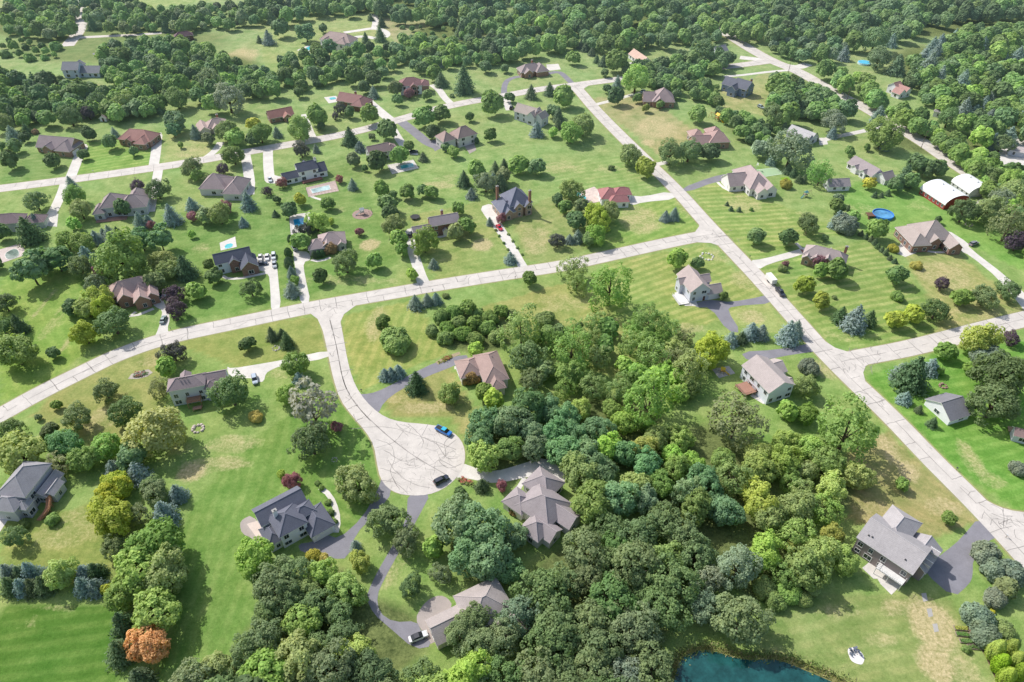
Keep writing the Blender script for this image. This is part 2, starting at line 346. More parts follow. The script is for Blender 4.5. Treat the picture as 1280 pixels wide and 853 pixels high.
def grass_mat():
    q = NT("grass"); g = q.n("ShaderNodeNewGeometry").outputs["Position"]
    t = q.attr("tone").outputs["Color"]; dr = q.attr("dry").outputs["Fac"]; wl = q.attr("wild").outputs["Fac"]
    big = q.noise(g, .035, 4, .6); mid = q.noise(g, .16, 5, .68); fine = q.noise(g, 1.1, 4, .8); vf = q.noise(g, 4, 2, .8)
    c = q.mix(q.mr(big, .3, .7), t, q.mix(1.0, t, (1.22, .98, 1.05), 'MULTIPLY'))
    c = q.mix(q.mr(mid, .32, .70), q.mix(1.0, c, (.70, .78, .64), 'MULTIPLY'), q.mix(1.0, c, (1.36, 1.16, 1.30), 'MULTIPLY'))
    # mowing stripes, wobbling a little
    wob = q.math('MULTIPLY', q.noise(g, .05, 2), 3.0)
    s = q.math('SINE', q.math('MULTIPLY', q.math('ADD', q.attr("sc").outputs["Fac"], wob), 1.75))
    s = q.math('MULTIPLY', q.mr(s, -.6, .6, -1, 1), q.math('MULTIPLY', q.attr("ss").outputs["Fac"], q.mr(mid, .3, .6, .4, 1)))
    c = q.mix(q.math('MULTIPLY', q.math('MAXIMUM', s, 0), .5), c, q.mix(1.0, c, (1.55, 1.25, 1.5), 'MULTIPLY'))
    c = q.mix(q.math('MULTIPLY', q.math('MAXIMUM', q.math('MULTIPLY', s, -1), 0), .5), c, q.mix(1.0, c, (.68, .8, .6), 'MULTIPLY'))
    # sun-burnt patches break up along the noise
    n2 = q.math('ADD', q.math('MULTIPLY', mid, .6), q.math('MULTIPLY', fine, .4))
    df = q.mr(q.math('ADD', q.math('MULTIPLY', n2, .9), q.math('MULTIPLY', dr, .52)), .57, .90, 0, .85)
    c = q.mix(df, c, q.mix(q.mr(fine, .35, .65), (.38, .33, .15), (.58, .47, .29)))
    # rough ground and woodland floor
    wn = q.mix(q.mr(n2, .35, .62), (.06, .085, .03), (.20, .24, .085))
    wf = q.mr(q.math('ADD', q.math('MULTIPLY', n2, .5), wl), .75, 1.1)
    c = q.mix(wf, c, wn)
    c = q.mix(q.mr(q.math('ADD', q.math('MULTIPLY', fine, .6), q.math('MULTIPLY', vf, .4)), .3, .7), q.mix(1.0, c, (.62, .66, .60), 'MULTIPLY'), q.mix(1.0, c, (1.34, 1.28, 1.34), 'MULTIPLY'))
    q.col(c); q.b.inputs["Roughness"].default_value = .95; q.b.inputs["Specular IOR Level"].default_value = .05
    q.bump(q.math('ADD', fine, q.math('MULTIPLY', vf, .5)), .35, .5); painted_haze(q, q.b.outputs[0], .038)
    return q.m
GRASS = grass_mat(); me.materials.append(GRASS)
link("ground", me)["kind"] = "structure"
# land beyond, out to the horizon
b = MB(); R = 9000
for x0, x1, y0, y1 in ((-R, R, 797.6, R), (-R, R, -R, 20), (-R, -520, 20, 797.6), (520, R, 20, 797.6)):
    b.add([(x0, y0, -.02), (x1, y0, -.02), (x1, y1, -.02), (x0, y1, -.02)], [(0, 1, 2, 3)])
b.build("outlying_fields", mottled("field", (.09, .13, .045), .35, .02))["kind"] = "structure"

# ------------------------------------------------------------------ streets
cr = MB()                                            # tar-filled joints and cracks
def crack(P, wd, z=.052):
    n = len(P); L, Rr = [], []
    for i, p in enumerate(P):
        d = P[min(i + 1, n - 1)] - P[max(i - 1, 0)]; d.z = 0
        if d.length < 1e-6: d = Vector((1, 0, 0))
        d.normalize(); k = Vector((-d.y, d.x, 0)) * wd * rnd.uniform(.3, .75); L.append(p + k); Rr.append(p - k)
    cr.add([(p.x, p.y, z) for p in L] + [(p.x, p.y, z) for p in Rr], [[i, n + i, n + i + 1, i + 1] for i in range(n - 1)])
def wander(p, ang, length, wd, inside=None, fork=.25):
    P = [p]; n = max(2, int(length / .7))
    for i in range(n):
        ang += rnd.gauss(0, .24); q = P[-1] + Vector((math.cos(ang), math.sin(ang), 0)) * .7
        if inside and not inside(q): break
        P.append(q)
        if rnd.random() < fork * .25 and length > 2: wander(q, ang + rnd.choice((-1, 1)) * rnd.uniform(.6, 1.3), length * .45, wd * .8, inside, fork)
    if len(P) > 1: crack(P, wd)
def road_joints(C, wd, dens=1.0):
    L, Rr = ribbon_pts(C, wd * .98); acc = 0; nxt = 5
    for i in range(1, len(C) - 1):
        acc += (C[i] - C[i - 1]).length
        d = (C[i + 1] - C[i - 1]).normalized(); nn = Vector((-d.y, d.x, 0))
        if acc > nxt:
            nxt = acc + rnd.uniform(3.6, 8)
            a, c = rnd.choice(((0, 1), (0, 1), (0, .52), (.48, 1)))
            crack([L[i].lerp(Rr[i], a + (c - a) * t / 5) + d * rnd.gauss(0, .09) for t in range(6)], rnd.uniform(.10, .22) * dens)
        if rnd.random() < .82:
            crack([C[i - 1] + nn * rnd.gauss(0, .05), C[i] + nn * rnd.gauss(0, .05)], .14 * dens)
        if rnd.random() < .26 * dens:
            k = wd * .46
            wander(C[i] + nn * rnd.uniform(-.4, .4) * wd, math.atan2(d.y, d.x) + rnd.choice((0, PI / 2, PI)) + rnd.gauss(0, .3), rnd.uniform(2.5, 7), .13,
                   lambda q, c=C[i], n_=nn, k=k: abs((q - c).dot(n_)) < k)
STREETS = {
 'lower_street': ([(-40, 541), (0, 519), (50, 491), (105, 464), (150, 442), (212, 421), (320, 399), (395, 383), (495, 366), (545, 357), (640, 342), (702, 333), (765, 319), (865, 297), (900, 292)], 7.6, .030, 1),
 'cross_street': ([(713, 104), (723, 112), (741, 134), (770, 164), (810, 203), (850, 242), (877, 273), (905, 303), (935, 334), (961, 362), (999, 405), (1030, 440), (1062, 472), (1112, 519), (1167, 577), (1204, 613), (1245, 655), (1290, 704), (1340, 760)], 7.4, .034, 1),
 'upper_street': ([(-60, 243), (0, 236), (95, 224), (200, 209), (250, 201), (320, 188), (390, 176), (445, 165), (495, 151), (560, 132), (630, 120), (678, 111), (715, 107), (765, 100), (810, 95), (860, 88), (900, 85), (960, 77)], 7.8, .038, .6),
 'boundary_road': ([(880, 24), (905, 40), (930, 57), (965, 77), (995, 88), (1015, 99), (1047, 118), (1080, 134), (1107, 150), (1132, 165), (1160, 182), (1185, 200), (1240, 236), (1340, 300)], 9.5, .042, .3),
 'east_street': ([(1052, 452), (1080, 446), (1120, 439), (1160, 430), (1235, 410), (1280, 399), (1360, 380)], 7.8, .044, 1),
 'corner_street': ([(1225, 634), (1250, 648), (1285, 655), (1360, 662)], 7.5, .032, .8),
 'far_lane': ([(100, -5), (101, 15), (102, 30), (97, 42), (90, 50), (84, 58)], 9, .030, .2),
 'far_drive': ([(100, 47), (122, 46), (140, 45), (170, 44), (217, 40)], 5, .026, .1)}
VERGE = mottled('verge', (.42, .36, .20), .35, .9, c2=(.33, .36, .13)); vz = .006
for nm, (px, wd, z, de) in STREETS.items():
    o, C = ribbon(nm, px, wd, ROAD, z); vz += .0003; ribbon('road_verge', px, wd + rnd.uniform(.9, 1.3), VERGE, vz)
    if de > .25: road_joints(C, wd, .6 + .5 * de)
T4 = lambda pts, ox, oy, k=4: [(ox + x / k, oy + y / k) for x, y in pts]
COURT = T4([(318, -60), (325, 20), (345, 100), (362, 180), (385, 290), (420, 400), (480, 480), (550, 560), (590, 630), (605, 720), (620, 790), (655, 840), (710, 870), (780, 880), (860, 876), (930, 850), (985, 810), (1025, 760), (1045, 710), (1045, 650), (1025, 600), (985, 562), (920, 532), (830, 520), (730, 512), (650, 490), (580, 440), (520, 370), (480, 290), (455, 190), (440, 100), (420, 0), (418, -60)], 320, 400)
sheet('court_pavement', COURT, ROAD, .0455, 1)
cx_ = sum(p[0] for p in COURT) / len(COURT); sheet('road_verge', [(x + (-2.2 if x < 330 + (y - 400) * .9 + 75 else .6), y) for x, y in COURT], VERGE, .0090, 1)
CW = wp(COURT)
def in_court(p):
    c = False; n = len(CW)
    for i in range(n):
        x1, y1 = CW[i]; x2, y2 = CW[(i + 1) % n]
        if (y1 > p.y) != (y2 > p.y) and p.x < (x2 - x1) * (p.y - y1) / (y2 - y1) + x1: c = not c
    return c
C6 = smooth_line(T4([(370, 0), (398, 110), (415, 200), (440, 330), (500, 430), (580, 510), (680, 600), (800, 690), (960, 780)], 320, 400), 2)
crack(C6, .26)
Cc = smooth_line([(412, 400), (420, 430), (423, 450), (430, 482), (446, 507), (466, 530)]); road_joints(Cc, 8, 1.2)
def pl(pts, wd=.15):
    C = smooth_line(T4(pts, 320, 400), 1.2); crack([p + Vector((rnd.gauss(0, .07), rnd.gauss(0, .07), 0)) for p in C], wd)
for p_ in ([(480, 545), (640, 530), (740, 555), (900, 610), (1000, 650)], [(600, 600), (680, 620), (700, 700), (660, 760), (720, 850)], [(740, 555), (690, 620), (600, 640)], [(800, 690), (740, 720), (640, 650)], [(990, 565), (930, 620), (960, 680), (900, 700), (960, 750), (1030, 720)],
           [(900, 610), (950, 700), (1010, 690)], [(660, 700), (700, 770), (800, 830), (870, 840)], [(700, 770), (620, 740)], [(760, 520), (840, 590), (830, 640)], [(840, 590), (940, 640)], [(950, 640), (1000, 600)], [(620, 800), (700, 810), (760, 870)], [(920, 700), (960, 720), (1000, 740)], [(700, 520), (740, 560), (770, 530)], [(860, 520), (830, 580)]): pl(p_)
cc = at(527, 575)
for i in range(75):
    a = rnd.uniform(0, 2 * PI); r = rnd.uniform(2, 13)
    wander(cc + Vector((math.cos(a) * r, math.sin(a) * r, 0)), rnd.uniform(0, 6.28), rnd.uniform(1.5, 5), rnd.uniform(.05, .10), in_court, .5)
FIL = [[(372, 393), (388, 392), (397, 399), (402, 410), (405, 418), (424, 418), (424, 406), (430, 393), (445, 382), (465, 373), (420, 374)],
       [(845, 304), (858, 297), (869, 290), (874, 283), (873, 274), (867, 264), (905, 300), (932, 332), (920, 321), (904, 309), (888, 304), (868, 303)],
       [(1010, 411), (1027, 424), (1044, 435), (1060, 440), (1085, 438), (1110, 432), (1110, 446), (1090, 453), (1082, 458), (1079, 466), (1082, 478), (1095, 494), (1060, 472)],
       [(700, 109), (745, 101), (736, 107), (730, 111), (728, 115), (734, 124), (722, 120), (716, 113)],
       [(1205, 607), (1222, 626), (1240, 636), (1262, 642), (1300, 650), (1300, 690), (1250, 665)]]
for i, p in enumerate(FIL): sheet('street_corner', p, ROAD, .0475, 0)
for c_, rr, n in ((at(405, 387), 5, 14), (at(893, 296), 8, 22), (at(1062, 452), 9, 26), (at(718, 109), 6, 8), (at(1245, 652), 8, 14)):
    for i in range(n): wander(c_ + Vector((rnd.gauss(0, rr * .6), rnd.gauss(0, rr * .35), 0)), rnd.uniform(0, 6.28), rnd.uniform(2, 5), .12, None, .3)
cr.build('street_joints', TARM)["kind"] = "structure"

# ------------------------------------------------------------------ driveways, patios
DR = [('c', [(104, 183), (97, 200), (89, 220), (85, 230)], 5), ('c', [(197, 169), (195, 190), (192, 208)], 5), ('c', [(276, 178), (268, 190), (258, 197)], 4),
 ('c', [(82, 226), (78, 240), (69, 260), (62, 272)], 4.5), ('c', [(198, 212), (195, 230), (190, 248)], 4.5), ('c', [(306, 189), (311, 218), (313, 234), (306, 245)], 5), ('c', [(380, 143), (386, 160), (393, 175)], 3.5),
 ('c', [(458, 125), (473, 138), (489, 151)], 6), ('c', [(540, 106), (550, 113), (555, 122), (565, 131)], 4.5), ('c', [(488, 156), (497, 172), (506, 184), (512, 192)], 4.5), ('a', [(500, 151), (518, 165), (534, 179), (548, 184)], 6),
 ('c', [(335, 186), (335, 205), (337, 223)], 5), ('a', [(717, 107), (706, 95), (698, 89), (682, 93), (664, 95)], 4), ('a', [(630, 120), (630, 108), (634, 100), (645, 96), (664, 95)], 3.6), ('c', [(634, 121), (634, 130), (637, 138)], 4.5),
 ('c', [(790, 78), (800, 84), (808, 93)], 5), ('c', [(744, 131), (765, 126), (785, 120), (802, 116)], 3.2), ('c', [(905, 96), (930, 94), (960, 90), (985, 88)], 3), ('c', [(815, 207), (824, 205), (834, 203)], 3.5), ('c', [(1026, 176), (1050, 170), (1085, 163), (1112, 155)], 3.6),
 ('c', [(1183, 200), (1172, 206), (1163, 212)], 5), ('c', [(1208, 270), (1228, 255), (1245, 240), (1258, 230), (1290, 208)], 5), ('c', [(430, 41), (450, 38), (468, 35), (483, 39), (485, 46), (470, 49), (455, 45), (436, 48)], 5), ('c', [(468, 35), (470, 28), (468, 18)], 5), ('a', [(120, 66), (130, 75), (137, 83)], 5),
 ('c', [(1010, 80), (995, 86), (960, 76), (925, 72)], 7)]
zc = .010
for k, px, wd in DR:
    zc += .0006; ribbon('driveway', px, wd, CONC if k == 'c' else ASPH, zc)
Z8 = 7.975
DP = [('c', T4([(215, 330), (285, 335), (292, 270), (245, 262)], 0, 200)), ('c', T4([(720, 205), (785, 195), (775, 258), (720, 262)], 0, 200)), ('c', [(99, 178), (109, 181), (104, 188), (93, 187)]), ('c', [(187, 167), (202, 166), (200, 177), (187, 176)]), ('c', [(330, 219), (338, 218), (355, 222), (352, 228), (340, 230), (331, 228)]), ('c', [(303, 233), (319, 228), (318, 243), (300, 246)]),
 ('a', T4([(860, 705), (945, 695), (950, 730), (895, 757)], 320, 0)), ('c', [(683, 81), (698, 80), (701, 87), (684, 89)]), ('c', [(506, 186), (520, 188), (523, 194), (510, 193)]), ('c', T4([(250, 690), (290, 690), (300, 722), (258, 727)], 960, 0)), ('c', [(1108, 220), (1120, 219), (1123, 225), (1116, 229)]),
 ('c', [(318, 319), (345, 318), (347, 341), (352, 390), (339, 392), (338, 362), (336, 341), (322, 338)]), ('c', [(366, 310), (373, 314), (386, 315), (389, 325), (379, 328), (381, 345), (389, 380), (376, 383), (372, 350), (368, 330)]),
 ('c', [(506, 287), (519, 285), (518, 297), (519, 304), (526, 325), (535, 350), (541, 357), (523, 360), (516, 335), (505, 303)]), ('c', [(599, 259), (615, 254), (627, 266), (624, 275), (628, 281), (645, 308), (659, 333), (666, 340), (648, 344), (647, 330), (630, 305), (618, 286), (608, 273)]),
 ('c', [(784, 244), (791, 245), (804, 246), (838, 239), (847, 249), (803, 253), (791, 257), (786, 254)]), ('a', [(868, 379), (885, 375), (900, 376), (913, 378), (953, 371), (959, 367), (970, 379), (915, 383), (909, 388), (927, 416), (910, 415), (888, 384), (870, 385)]),
 ('a', [(925, 440), (970, 437.5), (1006, 431), (1014, 428), (1025, 438.8), (988, 443.8), (960, 449.5), (935, 452)]), ('a', [(850, 236), (890, 221), (911, 217), (914, 226), (895, 227), (858, 241)]), ('c', [(936, 326), (954, 324), (995, 313), (1010, 308), (1016, 311), (1002, 319), (961, 330), (947, 338)]),
 ('c', [(1182, 286), (1212, 305), (1210, 309), (1260, 347), (1290, 376), (1300, 398), (1288, 398), (1250, 350), (1212, 319), (1200, 314), (1195, 300)]), ('c', [(283, 458), (289, 461), (320, 456), (355, 450), (414, 437), (415, 447), (350, 458), (340, 462), (332, 467), (330, 477), (323, 478), (315, 473), (305, 473), (300, 475), (287, 472)]),
 ('a', T4([(505, 372), (570, 370), (640, 345), (760, 280), (900, 210), (1050, 170), (1062, 195), (980, 235), (850, 285), (720, 350), (640, 410), (608, 475), (550, 440)], 320, 400)), ('c', [(575, 578), (600, 587), (618, 590), (650, 581), (682, 570), (709, 593), (704, 606), (676, 600), (667, 596), (656, 597), (630, 603), (609, 604), (585, 598), (567, 597)]),
 ('a', [(478, 596), (493, 613), (468, 644.5), (444, 668), (435, 698), (417.5, 699), (376, 691), (372, 680), (390, 678), (408, 668), (423.5, 674), (453, 647.5), (471, 615)]), ('a', [(510, 614), (541, 612), (518, 656), (498, 692), (480, 724.5), (471, 745), (474, 766), (492, 778), (521, 776.5), (527, 790), (542, 807.6), (518, 812), (486, 784), (468, 769), (457.5, 748), (465, 727.5), (483, 695), (508, 653)]),
 ('c', [(190, 379), (203, 374), (208, 384), (213, 398), (209, 411.5), (213, 419), (191, 426), (198, 411.5), (201.6, 397.7), (203, 387.7), (194, 384)]), ('c', [(-12, 648), (10, 650), (0, 665), (-20, 678)]), ('a', [(1225, 645), (1249, 670), (1229, 680), (1216, 700), (1216, 720), (1212, 730), (1192, 747.6), (1155.8, 716), (1158.6, 706.8), (1184, 688), (1201, 673.7)]),
 ('p', [(519, 774), (527, 758), (538, 748), (550, 744), (560, 748), (566, 757), (556, 775), (542, 811), (527, 788)]), ('c', [(1232, 178), (1300, 170), (1300, 215), (1250, 205)])]
for i, (k, px) in enumerate(DP): sheet('driveway', px, {'c': CONC, 'a': ASPH, 'p': PAVER}[k], .0285 - .0005 * i, 1 if len(px) > 5 else 0)
WALK = [[(278, 345), (289, 351), (335, 341)], [(607, 480), (604, 475), (600, 458), (568, 460)], [(170, 390), (160, 397), (163, 399), (192, 386)], [(897, 228), (905, 236), (915, 240), (928, 238)], [(389, 325), (400, 328), (413, 322)], [(995, 304), (1003, 312), (1020, 332)], [(1150, 312), (1172, 317), (1199, 313)],
        [(400, 610), (415, 620), (424, 650), (420, 666)], [(402, 250), (387, 246), (388, 238)], [(545, 297), (560, 295), (563, 292)], [(640, 627), (647, 612), (656, 598)]]
for i, px in enumerate(WALK): ribbon('footpath', px, 1.5, CONC, .0315 + .0004 * i)

# ------------------------------------------------------------------ windows and houses
def win_meshes():
    f = MB(); wv, hv, t = .62, .78, .10
    f.box(-wv - t, wv + t, -.07, 0, hv, hv + t).box(-wv - t, wv + t, -.10, 0, -hv - t, -hv).box(-wv - t, -wv, -.07, 0, -hv, hv).box(wv, wv + t, -.07, 0, -hv, hv).box(-.03, .03, -.05, 0, -hv, hv)
    p = MB().box(-wv, wv, -.03, .0, -hv, hv)
    return f.mesh("window", WHITE), p.mesh("pane", GLASS)
WF, WPN = win_meshes()
def gdoor_mesh(wd, hh, c):
    b = MB(); b.box(-wd / 2 - .15, -wd / 2, -.1, 0, 0, hh + .15).box(wd / 2, wd / 2 + .15, -.1, 0, 0, hh + .15).box(-wd / 2, wd / 2, -.1, 0, hh, hh + .15)
    for i in range(4): b.box(-wd / 2, wd / 2, -.05, 0, i * hh / 4 + .02, (i + 1) * hh / 4 - .02, 1)
    return b.mesh("garage_door", [WHITE, siding_mat(c)])
GD = gdoor_mesh(4.6, 2.2, (.68, .67, .65))
def door_mesh():
    b = MB(); b.box(-.7, -.5, -.08, 0, 0, 2.3).box(.5, .7, -.08, 0, 0, 2.3).box(-.5, .5, -.08, 0, 2.1, 2.3).box(-.5, .5, -.05, 0, 0, 2.1, 1).box(-.3, .3, -.06, -.05, 1.3, 1.9, 2)
    return b.mesh("door", [WHITE, plain("door_paint", (.14, .05, .04)), GLASS])
DM = door_mesh()
def roof_wing(R, Wl, x0, x1, y0, y1, h, typ, pitch, o=.45, wm=0):
    th = .2
    if typ == 'h':
        a0, a1, b0, b1 = x0 - o, x1 + o, y0 - o, y1 + o; ww, dd = a1 - a0, b1 - b0; k = min(ww, dd) / 2; zr = h + k * pitch
        if ww >= dd: r0, r1 = (a0 + k, (b0 + b1) / 2), (a1 - k - 1e-3, (b0 + b1) / 2)
        else: r0, r1 = ((a0 + a1) / 2, b0 + k), ((a0 + a1) / 2, b1 - k - 1e-3)
        e = [(a0, b0), (a1, b0), (a1, b1), (a0, b1)]
        vs = [(*p, h) for p in e] + [(*r0, zr), (*r1, zr)] + [(*p, h - th) for p in e]
        fs = [(0, 1, 5, 4), (1, 2, 5), (2, 3, 4, 5), (3, 0, 4)] if ww >= dd else [(0, 1, 4), (1, 2, 5, 4), (2, 3, 5), (3, 0, 4, 5)]
        R.add(vs, fs, 0); R.add(vs, [(6, 7, 1, 0), (7, 8, 2, 1), (8, 9, 3, 2), (9, 6, 0, 3), (9, 8, 7, 6)], 1)
        for p_, q_ in ((r0, r1),) if False else [((*r0, zr), (*r1, zr))] + [((*e[i], h), (*(r0 if (i in (0, 3) if ww >= dd else i in (0, 1)) else r1), zr)) for i in range(4)]: R.tube([p_, q_], .11, 4, 2, False)
        Wl.box(x0, x1, y0, y1, 0, h - .02, wm); return zr
    # gable
    al = (lambda u, v, z: (u, v, z)) if typ == 'x' else (lambda u, v, z: (v, u, z))
    u0, u1, v0, v1 = (x0, x1, y0, y1) if typ == 'x' else (y0, y1, x0, x1)
    vm = (v0 + v1) / 2; zr = h + (v1 - v0) / 2 * pitch; e0 = h - o * pitch
    prof = [(v0 - o, e0), (vm, zr), (v1 + o, e0)]
    R.tube([al(u0 - o * .8, vm, zr), al(u1 + o * .8, vm, zr)], .11, 4, 2, False)
    vs = []
    for u in (u0 - o * .8, u1 + o * .8):
        vs += [al(u, v, z) for v, z in prof] + [al(u, v, z - th) for v, z in prof]
    fl = (lambda f: f) if typ == 'x' else (lambda f: f[::-1])
    R.add(vs, [fl(f) for f in ((0, 6, 7, 1), (1, 7, 8, 2))], 0)
    R.add(vs, [fl(f) for f in ((3, 4, 10, 9), (4, 5, 11, 10), (0, 3, 9, 6), (2, 8, 11, 5), (0, 1, 4, 3), (1, 2, 5, 4), (7, 6, 9, 10), (8, 7, 10, 11))], 1)
    pts = [(v0, 0), (v1, 0), (v1, h - .2), (vm, zr - .2), (v0, h - .2)]
    ws = [al(u0, v, z) for v, z in pts] + [al(u1, v, z) for v, z in pts]
    Wl.add(ws, [fl(f) for f in ((4, 3, 2, 1, 0), (5, 6, 7, 8, 9), (0, 1, 6, 5), (1, 2, 7, 6), (4, 0, 5, 9))], wm)
    return zr
LAND = []       # landmarks used to describe what stands near them
def deck_part(root, x0, x1, y0, y1, z, col, rail=True):
    b = MB()
    n = max(2, int((y1 - y0) / .5))
    b.box(x0, x1, y0, y1, z - .2, z)
    if z > .6:
        for px_ in np.linspace(x0 + .15, x1 - .15, max(2, int((x1 - x0) / 2.5) + 1)):
            for py_ in (y0 + .15, y1 - .15): b.box(px_ - .08, px_ + .08, py_ - .08, py_ + .08, 0, z - .2)
    d = b.build('deck', mottled('decking', col, .2, 2), root)
    if rail:
        r = MB()
        for (a, c, e, f) in ((x0, x1, y0, y0 + .07), (x0, x0 + .07, y0, y1), (x1 - .07, x1, y0, y1)):
            r.box(a, c, e, f, z + .85, z + .93)
            L_ = max(c - a, f - e); m_ = max(2, int(L_ / .5))
            for i in range(m_ + 1):
                X = a + (c - a - .05) * i / m_ if c - a > f - e else a; Y = e if c - a > f - e else e + (f - e - .05) * i / m_
                r.box(X, X + .05, Y, Y + .05, z, z + .85)
        r.build('railing', WHITE if col[0] > .5 else mottled('decking', rgbm(col, .9), .2, 2), d)
def house(name, short, label, A, B, h0, wings, roof, wall, pitch=.62, brick=False, wall2=None, g=(), d=None, chim=(), yaw=None, near=False, decks=(), vents=(), group=None, cat='house', nowin=False, sp=None):
    a = at(*A, h0); pitch += .12
    if yaw is None:
        bb = at(*B, h0); L = (bb - a).length; rz = math.atan2(bb.y - a.y, bb.x - a.x)
    else: L = 1.0; rz = math.radians(yaw)
    root = empty(name, (a.x, a.y, 0), rz, label, cat, group)
    Wl, Rf = MB(), MB(); W = []
    mats = [brick_mat(wall) if brick else siding_mat(wall)]
    mats.append((siding_mat(wall2) if brick else brick_mat(wall2)) if wall2 else mats[0])
    tops = []
    for i, q in enumerate(wings):
        x0, x1, y0, y1 = [t * L for t in q[:4]]; wm = q[6] if len(q) > 6 else 0
        e = i * .013; W.append((x0 + e, x1 - e, y0 + e, y1 - e, q[4]))
        tops.append(roof_wing(Rf, Wl, x0 + e, x1 - e, y0 + e, y1 - e, q[4] + e, q[5], pitch + .004 * i, wm=wm))
    Wl.build('wall', mats, root); rf = Rf.build('roof', [roof_mat(roof), WHITE, mottled('ridge_cap', rgbm(roof, 1.7), .1, 2)], root)
    for cx, cy in chim:
        zt = max(tops) + .9; c = MB().box(-.55, .55, -.4, .4, 0, zt).box(-.65, .65, -.5, .5, zt, zt + .15, 1).box(-.2, .2, -.2, .2, zt + .15, zt + .45, 1)
        c.build('chimney', [brick_mat((.34, .17, .12)) if near != 'w' else siding_mat((.7, .7, .7)), plain('cap', (.3, .29, .28))], rf, (cx * L, cy * L, 0))
    def clear(x, y, skip):
        return not any(i != skip and b[0] - .2 < x < b[1] + .2 and b[2] - .2 < y < b[3] + .2 for i, b in enumerate(W))
    used = []
    def wallpt(i, side, t):
        x0, x1, y0, y1, hh = W[i]
        return {'f': (x0 + (x1 - x0) * t, y0, 0), 'b': (x0 + (x1 - x0) * t, y1, PI), 'l': (x0, y0 + (y1 - y0) * t, -PI / 2), 'r': (x1, y0 + (y1 - y0) * t, PI / 2)}[side]
    for gi, side, t in g:
        x, y, r = wallpt(gi, side, t); link('garage_door', GD, root, (x, y, .02), r); used.append((x, y, 3.2))
    if d:
        x, y, r = wallpt(*d); link('door', DM, root, (x, y, .02), r); used.append((x, y, 1.4))
    step = sp or (2.9 if near else 3.6)
    if not nowin:
        for i, (x0, x1, y0, y1, hh) in enumerate(W):
            for side in 'flrb':
                ln = (x1 - x0) if side in 'fb' else (y1 - y0); n = int((ln - 1.2) / step)
                if ln > 2.6 and n < 1: n = 1
                for k in range(n):
                    t = (k + .5 + rnd.uniform(-.12, .12)) / n; x, y, r = wallpt(i, side, t)
                    ox, oy = {'f': (0, -.4), 'b': (0, .4), 'l': (-.4, 0), 'r': (.4, 0)}[side]
                    if not clear(x + ox, y + oy, i): continue
                    for lv in range(1 + int((hh - 1.6) / 2.7)):
                        zc_ = 1.5 + 2.65 * lv
                        if zc_ + 1 > hh: continue
                        if lv == 0 and any(math.hypot(x - u[0], y - u[1]) < u[2] for u in used): continue
                        if rnd.random() < .05: continue
                        wo = link('window', WF, root, (x, y, zc_), r); wo.scale = (rnd.choice((.8, 1, 1, 1.5)), 1, rnd.choice((.8, 1, 1)))
                        link('pane', WPN, wo)
    for q in decks: deck_part(root, *[t * L for t in q[:4]], *q[4:])
    for vx, vy, vz in vents: MB().box(-.18, .18, -.18, .18, 0, .3).build('roof_vent', plain('vent', (.06, .06, .065)), rf, (vx * L, vy * L, vz))
    px = (A[0] + B[0]) / 2 if B else A[0]
    cx = (min(q[0] for q in W) + max(q[1] for q in W)) / 2; cy = (min(q[2] for q in W) + max(q[3] for q in W)) / 2
    LAND.append((short, a.x + cx * math.cos(rz) - cy * math.sin(rz), a.y + cx * math.sin(rz) + cy * math.cos(rz), max(q[1] for q in W) - min(q[0] for q in W)))
    return root, L
GRY, TAN, PNK, RED, NAV, MAU, BRN, MAR = (.235, .215, .225), (.30, .255, .235), (.33, .255, .235), (.27, .145, .125), (.085, .09, .115), (.225, .185, .19), (.15, .11, .105), (.21, .125, .125)
wW, wG, wC, bR, bP, bT = (.72, .72, .72), (.50, .52, .55), (.60, .56, .49), (.24, .13, .11), (.37, .235, .195), (.42, .285, .22)
